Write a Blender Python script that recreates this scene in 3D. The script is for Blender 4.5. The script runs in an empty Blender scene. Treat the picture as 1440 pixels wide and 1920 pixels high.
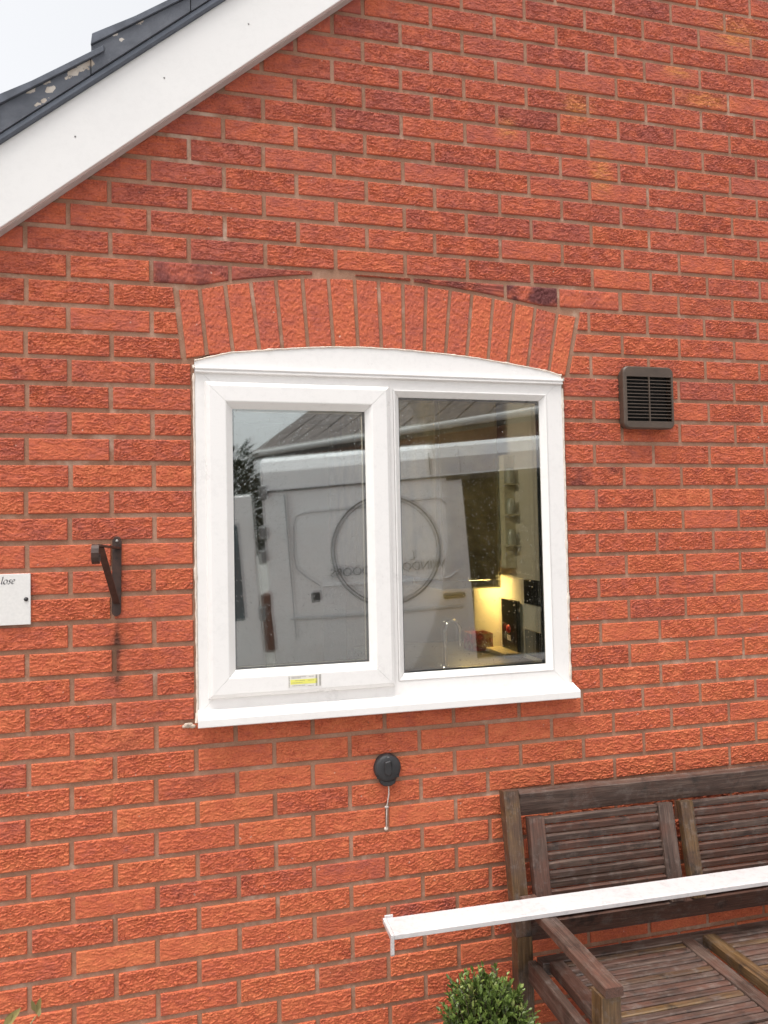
import bpy, bmesh, math, random
import numpy as np
from mathutils import Vector, Matrix, noise

random.seed(11)
SC = bpy.context.scene
COL = SC.collection
ZG = 2.53                      # everything is laid out with z=0 at one brick course; the ground is ZG below
R_ = math.radians

# ------------------------------------------------------------------ camera, sky, sun, exposure
CAM_ROT = np.array([[0.96875382, -0.24717529, -0.02050395],
                    [-0.01144247, 0.03804112, -0.99921066],
                    [0.24776017, 0.96822376, 0.03402418]])      # rows: right, down, forward
CAM_POS = np.array([0.330262, -2.269857, -0.829240])
CAM_F = 1412.62
cam_d = bpy.data.cameras.new("camera")
cam = bpy.data.objects.new("camera", cam_d)
COL.objects.link(cam)
r, d, f = CAM_ROT
M = Matrix(((r[0], -d[0], -f[0], CAM_POS[0]), (r[1], -d[1], -f[1], CAM_POS[1]),
            (r[2], -d[2], -f[2], CAM_POS[2]), (0, 0, 0, 1)))
cam.matrix_world = M
cam_d.sensor_fit = 'HORIZONTAL'
cam_d.sensor_width = 36.0
cam_d.lens = 36.0 * CAM_F / 1440.0
cam_d.clip_start = 0.05
cam_d.clip_end = 400
SC.camera = cam

SUN_EL, SUN_ROT = R_(74), R_(230)
world = bpy.data.worlds.new("World")
SC.world = world
world.use_nodes = True
wn = world.node_tree.nodes
wl = world.node_tree.links
bg = wn["Background"]
sky = wn.new("ShaderNodeTexSky")
sky.sky_type = 'NISHITA'
sky.sun_disc = False
sky.sun_elevation = SUN_EL
sky.sun_rotation = SUN_ROT
sky.dust_density = 4.0
sky.air_density = 1.0
hs = wn.new("ShaderNodeHueSaturation")
hs.inputs["Saturation"].default_value = 0.10          # overcast: the cloud layer is nearly neutral
wl.new(sky.outputs[0], hs.inputs["Color"])
wl.new(hs.outputs[0], bg.inputs["Color"])
bg.inputs["Strength"].default_value = 0.15
sun_d = bpy.data.lights.new("sun", 'SUN')
sun_d.energy = 1.45
sun_d.angle = R_(34)
sun_d.color = (1.0, 0.965, 0.92)
sun = bpy.data.objects.new("sun", sun_d)
COL.objects.link(sun)
sun.rotation_euler = Vector((-math.sin(SUN_ROT) * math.cos(SUN_EL), -math.cos(SUN_ROT) * math.cos(SUN_EL), -math.sin(SUN_EL))).to_track_quat('-Z', 'Y').to_euler()       # high, behind the cloud layer
sun.location = (-4, 1, 12)
SC.view_settings.view_transform = 'Standard'
SC.view_settings.look = 'None'
SC.view_settings.gamma = 1.0
SC.view_settings.exposure = 0.95
SC.cycles.max_bounces = 10
SC.cycles.diffuse_bounces = 4
SC.cycles.transparent_max_bounces = 16

# ------------------------------------------------------------------ helpers
def tag(o, label=None, cat=None, group=None, kind=None):
    if label: o['label'] = label
    if cat: o['category'] = cat
    if group: o['group'] = group
    if kind: o['kind'] = kind
    return o

def empty(name, loc, label=None, cat=None, group=None, kind=None):
    o = bpy.data.objects.new(name, None)
    o.empty_display_size = 0.1
    COL.objects.link(o)
    o.location = loc
    return tag(o, label, cat, group, kind)

def link(name, me, parent=None, loc=None):
    o = bpy.data.objects.new(name, me)
    COL.objects.link(o)
    if parent is not None:
        o.parent = parent
        o.matrix_parent_inverse = Matrix.Translation(-parent_origin(parent))
    if loc is not None:
        o.location = loc
    return o

ORIGIN = {}
def parent_origin(p):
    """world offset of a parent that carries only translations"""
    v = Vector((0, 0, 0))
    # the child meshes are given in world coordinates
    v += Vector(ORIGIN.get(p.name, p.location))
    return v

def mesh(name, verts, faces, mat=None, smooth=False):
    me = bpy.data.meshes.new(name)
    me.from_pydata([tuple(v) for v in verts], [], faces)
    if mat: me.materials.append(mat)
    if smooth:
        me.polygons.foreach_set("use_smooth", [True] * len(me.polygons))
    me.update()
    return me

class MB:
    """collects shapes, builds one mesh object"""
    def __init__(self): self.v = []; self.f = []; self.s = []
    def add(self, vs, fs, smooth=False):
        n = len(self.v)
        self.v += [tuple(p) for p in vs]
        self.f += [tuple(i + n for i in q) for q in fs]
        self.s += [smooth] * len(fs)
        return self
    def box(self, x0, x1, y0, y1, z0, z1):
        vs = [(x, y, z) for z in (z0, z1) for y in (y0, y1) for x in (x0, x1)]
        fs = [(0, 2, 3, 1), (4, 5, 7, 6), (0, 1, 5, 4), (2, 6, 7, 3), (0, 4, 6, 2), (1, 3, 7, 5)]
        return self.add(vs, fs)
    def prism_x(self, prof, x0, x1):
        """profile of (y,z), extruded along x (closed)"""
        n = len(prof)
        vs = [(x0, y, z) for y, z in prof] + [(x1, y, z) for y, z in prof]
        fs = [(i, (i + 1) % n, n + (i + 1) % n, n + i) for i in range(n)]
        fs += [tuple(range(n - 1, -1, -1)), tuple(range(n, 2 * n))]
        return self.add(vs, fs)
    def prism_y(self, poly, y0, y1):
        """polygon of (x,z), extruded along y"""
        n = len(poly)
        vs = [(x, y0, z) for x, z in poly] + [(x, y1, z) for x, z in poly]
        fs = [(i, (i + 1) % n, n + (i + 1) % n, n + i) for i in range(n)]
        fs += [tuple(range(n - 1, -1, -1)), tuple(range(n, 2 * n))]
        return self.add(vs, fs)
    def prism_z(self, poly, z0, z1):
        n = len(poly)
        vs = [(x, y, z0) for x, y in poly] + [(x, y, z1) for x, y in poly]
        fs = [(i, (i + 1) % n, n + (i + 1) % n, n + i) for i in range(n)]
        fs += [tuple(range(n - 1, -1, -1)), tuple(range(n, 2 * n))]
        return self.add(vs, fs)
    def tube(self, pts, rad, n=8, cap=True, sy=1.0):
        pts = [Vector(p) for p in pts]
        rads = rad if isinstance(rad, (list, tuple)) else [rad] * len(pts)
        vs = []; fs = []
        up = Vector((0.13, 0.31, 0.94))
        for i, p in enumerate(pts):
            t = (pts[min(i + 1, len(pts) - 1)] - pts[max(i - 1, 0)]).normalized()
            a = t.cross(up)
            if a.length < 1e-3: a = t.cross(Vector((1, 0, 0)))
            a.normalize(); b = t.cross(a).normalized()
            for k in range(n):
                w = 2 * math.pi * k / n
                vs.append(p + (a * math.cos(w) + b * math.sin(w) * sy) * rads[i])
        for i in range(len(pts) - 1):
            for k in range(n):
                fs.append((i * n + k, i * n + (k + 1) % n, (i + 1) * n + (k + 1) % n, (i + 1) * n + k))
        self.add(vs, fs, True)
        if cap:
            m = len(pts) - 1
            self.add([vs[k] for k in range(n)], [tuple(range(n - 1, -1, -1))])
            self.add([vs[m * n + k] for k in range(n)], [tuple(range(n))])
        return self
    def lathe(self, prof, c, axis='Y', n=32, smooth=True):
        """prof of (radius, along-axis); axis Y points out to -Y by giving negative values"""
        vs = []; fs = []
        for rr, h in prof:
            for k in range(n):
                w = 2 * math.pi * k / n
                if axis == 'Y': vs.append((c[0] + rr * math.cos(w), c[1] + h, c[2] + rr * math.sin(w)))
                elif axis == 'Z': vs.append((c[0] + rr * math.cos(w), c[1] + rr * math.sin(w), c[2] + h))
                else: vs.append((c[0] + h, c[1] + rr * math.cos(w), c[2] + rr * math.sin(w)))
        m = len(prof)
        for i in range(m - 1):
            for k in range(n):
                fs.append((i * n + k, i * n + (k + 1) % n, (i + 1) * n + (k + 1) % n, (i + 1) * n + k))
        self.add(vs, fs, smooth)
        self.add([vs[(m - 1) * n + k] for k in range(n)], [tuple(range(n))])
        return self
    def build(self, name, mat, parent=None, bevel=0, seg=1, kind=None):
        me = mesh(name, self.v, self.f, mat)
        me.polygons.foreach_set("use_smooth", self.s)
        bm = bmesh.new(); bm.from_mesh(me)
        bmesh.ops.recalc_face_normals(bm, faces=bm.faces)
        if bevel:
            bmesh.ops.bevel(bm, geom=[e for e in bm.edges if len(e.link_faces) == 2 and e.calc_face_angle(0) > 0.5],
                            offset=bevel, segments=seg, affect='EDGES', profile=0.7)
        bm.to_mesh(me); bm.free()
        o = link(name, me, parent)
        if kind: o['kind'] = kind
        return o

# ---- materials
def new_mat(name):
    m = bpy.data.materials.new(name); m.use_nodes = True
    nt = m.node_tree
    return m, nt, nt.nodes["Principled BSDF"], nt.nodes, nt.links

def N(ns, t, **kw):
    n = ns.new(t)
    for k, v in kw.items(): setattr(n, k, v)
    return n

def noise_tex(ns, ls, vec, scale, detail=4, rough=0.6):
    n = ns.new("ShaderNodeTexNoise")
    n.inputs["Scale"].default_value = scale
    n.inputs["Detail"].default_value = detail
    n.inputs["Roughness"].default_value = rough
    if vec is not None: ls.new(vec, n.inputs["Vector"])
    return n.outputs["Fac"]

def ramp(ns, ls, fac, stops):
    n = ns.new("ShaderNodeValToRGB")
    e = n.color_ramp.elements
    while len(e) < len(stops): e.new(0.5)
    for el, (p, c) in zip(e, stops):
        el.position = p
        el.color = (*c, 1) if len(c) == 3 else c
    ls.new(fac, n.inputs[0])
    return n.outputs[0]

def math_n(ns, ls, op, a, b=None, clamp=False):
    n = ns.new("ShaderNodeMath"); n.operation = op; n.use_clamp = clamp
    for i, x in enumerate((a, b)):
        if x is None: continue
        if isinstance(x, (int, float)): n.inputs[i].default_value = x
        else: ls.new(x, n.inputs[i])
    return n.outputs[0]

def mix_c(ns, ls, fac, a, b, mode='MIX'):
    n = ns.new("ShaderNodeMix"); n.data_type = 'RGBA'; n.blend_type = mode
    for s, x in ((n.inputs[0], fac), (n.inputs[6], a), (n.inputs[7], b)):
        if isinstance(x, (int, float)): s.default_value = x
        elif isinstance(x, tuple): s.default_value = (*x, 1) if len(x) == 3 else x
        else: ls.new(x, s)
    return n.outputs[2]

def bump(ns, ls, bsdf, h, strength, dist):
    b = ns.new("ShaderNodeBump")
    b.inputs["Strength"].default_value = strength
    b.inputs["Distance"].default_value = dist
    ls.new(h, b.inputs["Height"])
    ls.new(b.outputs[0], bsdf.inputs["Normal"])

def plain(name, col, rough=0.5, metal=0.0, var=0.12, scale=30, bmp=0.0, spec=0.5):
    m, nt, b, ns, ls = new_mat(name)
    tc = N(ns, "ShaderNodeTexCoord")
    f1 = noise_tex(ns, ls, tc.outputs["Object"], scale, 5)
    lo = tuple(c * (1 - var) for c in col); hi = tuple(min(1, c * (1 + var)) for c in col)
    ls.new(ramp(ns, ls, f1, [(0.3, lo), (0.7, hi)]), b.inputs["Base Color"])
    b.inputs["Roughness"].default_value = rough
    b.inputs["Metallic"].default_value = metal
    b.inputs["Specular IOR Level"].default_value = spec
    if bmp: bump(ns, ls, b, f1, bmp, 0.002)
    return m

def brick_mat(name, per_object):
    m, nt, b, ns, ls = new_mat(name)
    geo = N(ns, "ShaderNodeNewGeometry")
    pos = geo.outputs["Position"]
    if per_object:
        oi = N(ns, "ShaderNodeObjectInfo"); src = oi.outputs["Color"]
    else:
        at = N(ns, "ShaderNodeAttribute"); at.attribute_name = "tone"; src = at.outputs["Color"]
    sep = N(ns, "ShaderNodeSeparateColor"); ls.new(src, sep.inputs[0])
    tone, burn = sep.outputs[0], sep.outputs[1]
    n_mid = noise_tex(ns, ls, pos, 16, 5, 0.62)
    n_fine = noise_tex(ns, ls, pos, 190, 4, 0.7)
    mp = N(ns, "ShaderNodeMapping"); mp.inputs["Scale"].default_value = (26, 26, 120)
    ls.new(pos, mp.inputs[0])
    n_drag = noise_tex(ns, ls, mp.outputs[0], 1.0, 4, 0.6)
    t = math_n(ns, ls, 'ADD', tone, math_n(ns, ls, 'MULTIPLY', math_n(ns, ls, 'SUBTRACT', n_mid, 0.5), 0.9))
    t = math_n(ns, ls, 'ADD', t, math_n(ns, ls, 'MULTIPLY', math_n(ns, ls, 'SUBTRACT', n_drag, 0.5), 0.75), True)
    base = ramp(ns, ls, t, [(0.0, (0.250, 0.064, 0.055)), (0.32, (0.395, 0.096, 0.063)),
                            (0.62, (0.530, 0.122, 0.057)), (1.0, (0.615, 0.172, 0.070))])
    f = ramp(ns, ls, n_fine, [(0.25, (0.72, 0.70, 0.70)), (0.5, (1, 1, 1)), (0.78, (1.22, 1.3, 1.32))])
    base = mix_c(ns, ls, 1.0, base, f, 'MULTIPLY')
    # kiln-dark ends on the few burnt bricks
    bn = math_n(ns, ls, 'MULTIPLY', burn, ramp(ns, ls, noise_tex(ns, ls, pos, 13, 3, 0.5), [(0.38, (0, 0, 0)), (0.58, (1, 1, 1))]))
    base = mix_c(ns, ls, bn, base, (0.135, 0.038, 0.036))
    # ochre mineral bloom on some of the upper courses
    sp = N(ns, "ShaderNodeSeparateXYZ"); ls.new(pos, sp.inputs[0])
    def blob(cx, cz, sx, sz):
        a = math_n(ns, ls, 'DIVIDE', math_n(ns, ls, 'SUBTRACT', sp.outputs[0], cx), sx)
        c = math_n(ns, ls, 'DIVIDE', math_n(ns, ls, 'SUBTRACT', sp.outputs[2], cz + ZG), sz)
        q = math_n(ns, ls, 'ADD', math_n(ns, ls, 'MULTIPLY', a, a), math_n(ns, ls, 'MULTIPLY', c, c))
        return math_n(ns, ls, 'EXPONENT', math_n(ns, ls, 'MULTIPLY', q, -1.0))
    och = None
    for bl in ((1.705, .395, .035, .06), (2.13, .71, .09, .03), (2.27, .97, .09, .05), (1.62, .62, .05, .04), (1.36, .52, .03, .03), (2.02, .80, .05, .02), (1.02, .94, .02, .02)):
        q = blob(*bl); och = q if och is None else math_n(ns, ls, 'ADD', och, q)
    och = math_n(ns, ls, 'MULTIPLY', och, ramp(ns, ls, n_drag, [(0.35, (0.1, 0.1, 0.1)), (0.6, (0.85, 0.85, 0.85))]), True)
    base = mix_c(ns, ls, och, base, (0.62, 0.24, 0.07))
    # rust and soot run below the hanging bracket
    st = math_n(ns, ls, 'ADD', blob(.122, -1.122, .022, .028), math_n(ns, ls, 'ADD', blob(.1215, -1.125, .008, .095), blob(.12, -1.21, .02, .02)))
    st = math_n(ns, ls, 'MULTIPLY', st, ramp(ns, ls, n_mid, [(0.3, (0.45, 0.45, 0.45)), (0.6, (0.9, 0.9, 0.9))]), True)
    base = mix_c(ns, ls, st, base, (0.105, 0.036, 0.022))
    # pale lime specks
    spk = ramp(ns, ls, noise_tex(ns, ls, pos, 75, 2, 0.4), [(0.735, (0, 0, 0)), (0.77, (0.7, 0.7, 0.7))])
    base = mix_c(ns, ls, spk, base, (0.62, 0.42, 0.34))
    ls.new(base, b.inputs["Base Color"])
    b.inputs["Roughness"].default_value = 0.82
    b.inputs["Specular IOR Level"].default_value = 0.35
    bump(ns, ls, b, n_fine, 0.55, 0.0012)
    return m

MAT_BRICK = brick_mat("rustic_brick", True)
MAT_BRICK_S = brick_mat("rustic_brick_field", False)

def mortar_mat():
    m, nt, b, ns, ls = new_mat("mortar")
    pos = N(ns, "ShaderNodeNewGeometry").outputs["Position"]
    a = noise_tex(ns, ls, pos, 7, 6, 0.65); c = noise_tex(ns, ls, pos, 240, 3, 0.7)
    base = ramp(ns, ls, a, [(0.3, (0.250, 0.118, 0.070)), (0.50, (0.345, 0.178, 0.112)), (0.70, (0.520, 0.320, 0.230))])
    base = mix_c(ns, ls, 0.35, base, ramp(ns, ls, c, [(0.3, (0.16, 0.085, 0.05)), (0.7, (0.42, 0.25, 0.17))]))
    lime = noise_tex(ns, ls, pos, 4.3, 5, 0.72)
    base = mix_c(ns, ls, ramp(ns, ls, lime, [(0.56, (0, 0, 0)), (0.70, (0.75, 0.75, 0.75))]), base, (0.60, 0.45, 0.35))
    sp = N(ns, "ShaderNodeSeparateXYZ"); ls.new(pos, sp.inputs[0])
    def blob(cx, cz, sx, sz):
        aa = math_n(ns, ls, 'DIVIDE', math_n(ns, ls, 'SUBTRACT', sp.outputs[0], cx), sx)
        cc = math_n(ns, ls, 'DIVIDE', math_n(ns, ls, 'SUBTRACT', sp.outputs[2], cz + ZG), sz)
        q = math_n(ns, ls, 'ADD', math_n(ns, ls, 'MULTIPLY', aa, aa), math_n(ns, ls, 'MULTIPLY', cc, cc))
        return math_n(ns, ls, 'EXPONENT', math_n(ns, ls, 'MULTIPLY', q, -1.0))
    st = math_n(ns, ls, 'ADD', blob(.120, -1.12, .03, .05), blob(.118, -1.19, .02, .04), True)
    base = mix_c(ns, ls, math_n(ns, ls, 'MULTIPLY', st, 0.65), base, (0.095, 0.042, 0.024))
    ls.new(base, b.inputs["Base Color"])
    b.inputs["Roughness"].default_value = 0.95
    h = math_n(ns, ls, 'ADD', a, math_n(ns, ls, 'MULTIPLY', c, 0.25))
    bump(ns, ls, b, h, 0.6, 0.004)
    return m
MAT_MORTAR = mortar_mat()

def upvc(name, col=(0.80, 0.775, 0.755), dirt=0.07, rough=0.32):
    m, nt, b, ns, ls = new_mat(name)
    pos = N(ns, "ShaderNodeNewGeometry").outputs["Position"]
    a = noise_tex(ns, ls, pos, 5, 6, 0.7); c = noise_tex(ns, ls, pos, 60, 4, 0.7)
    k = math_n(ns, ls, 'MULTIPLY', a, c)
    base = ramp(ns, ls, k, [(0.10, tuple(x * (1 - dirt) for x in col)), (0.25, col)])
    ls.new(base, b.inputs["Base Color"])
    ls.new(ramp(ns, ls, a, [(0.3, (rough - .08,) * 3), (0.7, (rough + .12,) * 3)]), b.inputs["Roughness"])
    bump(ns, ls, b, a, 0.05, 0.004)
    return m
MAT_UPVC = upvc("white_upvc")
MAT_BOARD = upvc("white_fascia", (0.745, 0.727, 0.712), 0.04, 0.4)
MAT_TRIM = upvc("white_trim", (0.56, 0.53, 0.525), 0.24, 0.35)
MAT_SEAL = plain("sealant", (0.66, 0.57, 0.49), 0.5, 0, 0.2, 60)
MAT_SOFFIT = plain("soffit_strip", (0.52, 0.47, 0.45), 0.6, 0, 0.12, 20)
MAT_GAP = plain("dark_gap", (0.02, 0.02, 0.02), 0.8)
MAT_SPACER = plain("spacer_bar", (0.05, 0.055, 0.06), 0.35, 0.3)

def glass_mat(ior):
    m, nt, b, ns, ls = new_mat("window_glass")
    ns.remove(b)
    out = ns["Material Output"]
    tr = N(ns, "ShaderNodeBsdfTransparent"); tr.inputs[0].default_value = (0.975, 0.99, 0.985, 1)
    gl = N(ns, "ShaderNodeBsdfGlossy"); gl.inputs["Roughness"].default_value = 0.018
    gl.inputs["Color"].default_value = (0.96, 1.0, 0.99, 1)
    fr = N(ns, "ShaderNodeFresnel"); fr.inputs[0].default_value = ior
    mx = N(ns, "ShaderNodeMixShader")
    ls.new(fr.outputs[0], mx.inputs[0]); ls.new(tr.outputs[0], mx.inputs[1]); ls.new(gl.outputs[0], mx.inputs[2])
    ls.new(mx.outputs[0], out.inputs[0])
    return m
MAT_GLASS = glass_mat(3.1)
def clear_mat():
    m, nt, b, ns, ls = new_mat("pane_edge")
    ns.remove(b)
    tr = N(ns, "ShaderNodeBsdfTransparent"); tr.inputs[0].default_value = (0.98, 0.99, 0.985, 1)
    ls.new(tr.outputs[0], ns["Material Output"].inputs[0])
    return m
MAT_CLEAR = clear_mat()
def drop_mat():
    m, nt, b, ns, ls = new_mat("raindrop")
    b.inputs["Base Color"].default_value = (1, 1, 1, 1)
    b.inputs["Transmission Weight"].default_value = 1.0
    b.inputs["IOR"].default_value = 1.33
    b.inputs["Roughness"].default_value = 0.02
    return m
MAT_DROP = drop_mat()

def wood_mat(name, dark, mid, pale, warm, rough=0.52):
    m, nt, b, ns, ls = new_mat(name)
    tc = N(ns, "ShaderNodeTexCoord"); oi = N(ns, "ShaderNodeObjectInfo")
    off = N(ns, "ShaderNodeVectorMath"); off.operation = 'ADD'
    ls.new(tc.outputs["Object"], off.inputs[0])
    cmb = N(ns, "ShaderNodeCombineXYZ")
    ls.new(math_n(ns, ls, 'MULTIPLY', oi.outputs["Random"], 37.0), cmb.inputs[0])
    ls.new(math_n(ns, ls, 'MULTIPLY', oi.outputs["Random"], 11.0), cmb.inputs[1])
    ls.new(cmb.outputs[0], off.inputs[1])
    mp = N(ns, "ShaderNodeMapping"); mp.inputs["Scale"].default_value = (4, 60, 60)
    ls.new(off.outputs[0], mp.inputs[0])
    g = noise_tex(ns, ls, mp.outputs[0], 1.0, 6, 0.65)
    mp2 = N(ns, "ShaderNodeMapping"); mp2.inputs["Scale"].default_value = (12, 300, 300)
    ls.new(off.outputs[0], mp2.inputs[0])
    g2 = noise_tex(ns, ls, mp2.outputs[0], 1.0, 3, 0.6)
    bl = noise_tex(ns, ls, off.outputs[0], 9, 4, 0.6)
    base = ramp(ns, ls, g, [(0.28, dark), (0.5, mid), (0.72, pale)])
    w = ramp(ns, ls, math_n(ns, ls, 'ADD', bl, math_n(ns, ls, 'MULTIPLY', math_n(ns, ls, 'SUBTRACT', oi.outputs["Random"], 0.5), 0.3)),
             [(0.45, (0, 0, 0)), (0.60, (0.9, 0.9, 0.9))])
    base = mix_c(ns, ls, w, base, warm)
    wr = noise_tex(ns, ls, off.outputs[0], 23, 6, 0.75)
    base = mix_c(ns, ls, ramp(ns, ls, wr, [(0.52, (0, 0, 0)), (0.66, (0.7, 0.7, 0.7))]), base, (0.150, 0.118, 0.102))
    bk = noise_tex(ns, ls, off.outputs[0], 15, 5, 0.7)
    base = mix_c(ns, ls, ramp(ns, ls, bk, [(0.56, (0, 0, 0)), (0.68, (0.8, 0.8, 0.8))]), base, (0.022, 0.016, 0.014))
    base = mix_c(ns, ls, 0.45, base, ramp(ns, ls, g2, [(0.35, (0.25, 0.25, 0.25)), (0.65, (1.5, 1.45, 1.4))]), 'MULTIPLY')
    ls.new(base, b.inputs["Base Color"])
    ls.new(ramp(ns, ls, bl, [(0.3, (rough - .2,) * 3), (0.7, (rough + .15,) * 3)]), b.inputs["Roughness"])
    hh = math_n(ns, ls, 'ADD', g, math_n(ns, ls, 'MULTIPLY', g2, 0.6))
    bump(ns, ls, b, hh, 0.7, 0.003)
    return m
MAT_WOOD = wood_mat("weathered_hardwood", (0.032, 0.017, 0.012), (0.080, 0.048, 0.037), (0.165, 0.114, 0.090), (0.098, 0.044, 0.030))
MAT_WOOD_Y = wood_mat("yellowed_hardwood", (0.042, 0.023, 0.011), (0.110, 0.060, 0.025), (0.175, 0.108, 0.050), (0.080, 0.043, 0.027))
MAT_IRON = plain("rusty_iron", (0.042, 0.019, 0.013), 0.6, 0.0, 0.45, 50, 0.4)
MAT_BLACK = plain("black_plastic", (0.028, 0.027, 0.029), 0.5, 0, 0.25, 40)
MAT_VENT = plain("brown_plastic", (0.074, 0.051, 0.037), 0.5, 0, 0.22, 14)
MAT_CABLE = plain("grey_cable", (0.48, 0.42, 0.38), 0.5, 0, 0.2, 60)
MAT_SIGN = plain("sign_face", (0.70, 0.68, 0.655), 0.45, 0, 0.05, 120)
MAT_INK = plain("dark_ink", (0.05, 0.05, 0.055), 0.5)
MAT_LEAF = None

# ------------------------------------------------------------------ the ground
g = MB().box(-60, 60, -80, 40, -ZG - 0.3, -ZG).build("driveway", plain("concrete_drive", (0.26, 0.25, 0.235), 0.85, 0, 0.25, 3, 0.4))
tag(g, kind='structure')

# ------------------------------------------------------------------ the house
house = empty("brick_house", (0, 0, 0), "red brick gable end of a house with an arched white window and white bargeboard", "house")
ORIGIN["brick_house"] = (0, 0, 0)

SL = 0.823                                            # roof slope
def roof_z(x, c): return c + SL * x if x < APEX else c + SL * (2 * APEX - x)
APEX = 2.6

TOPJ = [(.2957, -.0851), (.3612, -.0794), (.4357, -.0618), (.5114, -.0488), (.5867, -.0373), (.6683, -.027), (.7495, -.0216), (.8321, -.0195),
        (.9092, -.0200), (.9893, -.0228), (1.0671, -.0281), (1.148, -.0340), (1.2227, -.0427), (1.2967, -.0522), (1.3717, -.0637), (1.446, -.0745), (1.5251, -.0899), (1.5978, -.0975)]
BOTJ = [(.3161, -.2912), (.3803, -.2776), (.4564, -.2665), (.5353, -.2583), (.6043, -.2510), (.6826, -.2439), (.7622, -.2380), (.8398, -.2355),
        (.9151, -.2356), (.988, -.2376), (1.055, -.2412), (1.1265, -.2455), (1.199, -.2513), (1.2725, -.2588), (1.3414, -.2680), (1.4113, -.2775), (1.4878, -.2897), (1.5518, -.3019)]
tx, tz = zip(*TOPJ); bx, bz = zip(*BOTJ)
def ext_z(x): return float(np.interp(x, tx, tz))
def sof_z(x): return float(np.interp(x, bx, bz))
def skew_l(z): return float(np.interp(-z, [.0851, .2912, .30], [.2957, .3161, .338]))
def skew_r(z): return float(np.interp(-z, [.0975, .3019, .305], [1.5978, 1.5518, 1.534]))

# --- mortar body with the window opening
WX0, WX1, WZB = 0.3425, 1.5305, -1.328
mo = MB()
HC = 0.34
mo.prism_y([(-2.4, -ZG), (WX0, -ZG), (WX0, roof_z(WX0, HC)), (-2.4, roof_z(-2.4, HC))], 0.0055, 0.105)
mo.prism_y([(WX0, -ZG), (WX1, -ZG), (WX1, WZB), (WX0, WZB)], 0.0055, 0.105)
up_poly = [(x, z + 0.002) for x, z in BOTJ if WX0 < x < WX1]
up_poly = [(WX0, -.292)] + up_poly + [(WX1, -.300), (WX1, roof_z(WX1, HC)), (WX0, roof_z(WX0, HC))]
mo.prism_y(up_poly, 0.0055, 0.105)
mo.prism_y([(WX1, -ZG), (5.6, -ZG), (5.6, roof_z(5.6, HC)), (APEX, roof_z(APEX, HC)), (WX1, roof_z(WX1, HC))], 0.0055, 0.105)
wall = mo.build("wall", MAT_MORTAR, house)

# --- relief of the dragged brick faces
FW, FH = 0.2135, 0.0622
STEP = 0.0018
def relief(nx, nz, seed, kind):
    h = np.zeros((nx + 1, nz + 1))
    for i in range(nx + 1):
        for k in range(nz + 1):
            x = i * STEP; z = k * STEP
            if kind == 'drag':
                w = noise.noise((x * 30, z * 30, seed + 7.1)) * 0.009 + noise.noise((x * 70, z * 40, seed + 17.1)) * 0.0022
                n1 = noise.noise((x * 62, (z + w) * 215, seed * 3.7))
                n2 = noise.noise((x * 110, (z + w) * 330, seed * 1.9 + 40))
                br = noise.noise((x * 30, z * 40, seed + 90)) * 0.5 + 0.62
                lump = noise.noise((x * 60, z * 95, seed + 130))
                v = 0.0012 * math.tanh(n1 / 0.14) - 0.0058 * math.exp(-(n1 / 0.095) ** 2) * max(0.15, br)
                v += -0.0040 * math.exp(-(n2 / 0.11) ** 2) * max(0.0, br) + 0.0007 * lump
            else:
                n1 = noise.noise((x * 110, z * 90, seed * 3.1))
                n2 = noise.noise((x * 200, z * 170, seed + 11))
                v = 0.0012 * math.tanh(n1 / 0.2) - 0.0024 * math.exp(-(n1 / 0.15) ** 2) + 0.0009 * n2
            h[i, k] = v
    return h
FNX, FNZ = int(round(FW / STEP)), int(round(FH / STEP))
FULL_H = [relief(FNX + 17, FNZ, s * 5.3 + 1, 'drag') * (.74, .55, .86, .66, .36, .80, .58)[s % 7] for s in range(14)]
ARCH_H = [relief(40, 120, s * 4.1 + 300, 'grain') * .55 for s in range(6)]

def brick_geo(P, nx, nz, H, seed, lo=0):
    """P(u,v) -> (x,z); front grid with relief and a skirt that runs back into the mortar"""
    vs = []; idx = {}
    for i in range(nx + 1):
        for k in range(nz + 1):
            u, v = i / nx, k / nz
            x, z = P(u, v)
            e = min(i, nx - i, k, nz - k)
            y = -H[min(lo + i, H.shape[0] - 1), min(k, H.shape[1] - 1)]
            if e == 0:
                y = 0.0034
                q = noise.noise((x * 90, z * 90, seed)) * 0.0011
                cx, cz = P(0.5, 0.5)
                if i in (0, nx): x += (0.0004 + abs(q)) * (1 if i == 0 else -1)
                if k in (0, nz): z += (0.0004 + abs(q)) * (1 if k == 0 else -1)
            elif e == 1: y = y * 0.5 + 0.0006
            idx[i, k] = len(vs); vs.append((x, y, z))
    fs = [(idx[i, k], idx[i + 1, k], idx[i + 1, k + 1], idx[i, k + 1]) for i in range(nx) for k in range(nz)]
    ring = [(i, 0) for i in range(nx)] + [(nx, k) for k in range(nz)] + [(i, nz) for i in range(nx, 0, -1)] + [(0, k) for k in range(nz, 0, -1)]
    b0 = len(vs)
    for q in ring:
        x, y, z = vs[idx[q]]; vs.append((x, 0.016, z))
    n = len(ring)
    for a in range(n):
        c = (a + 1) % n
        fs.append((idx[ring[a]], b0 + a, b0 + c, idx[ring[c]]))
    return vs, fs

full_me = []
for i, H in enumerate(FULL_H):
    vs, fs = brick_geo(lambda u, v: ((u - .5) * FW, (v - .5) * FH), FNX, FNZ, H, i * 3.0)
    full_me.append(mesh("brick", vs, fs, MAT_BRICK, True))

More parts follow.
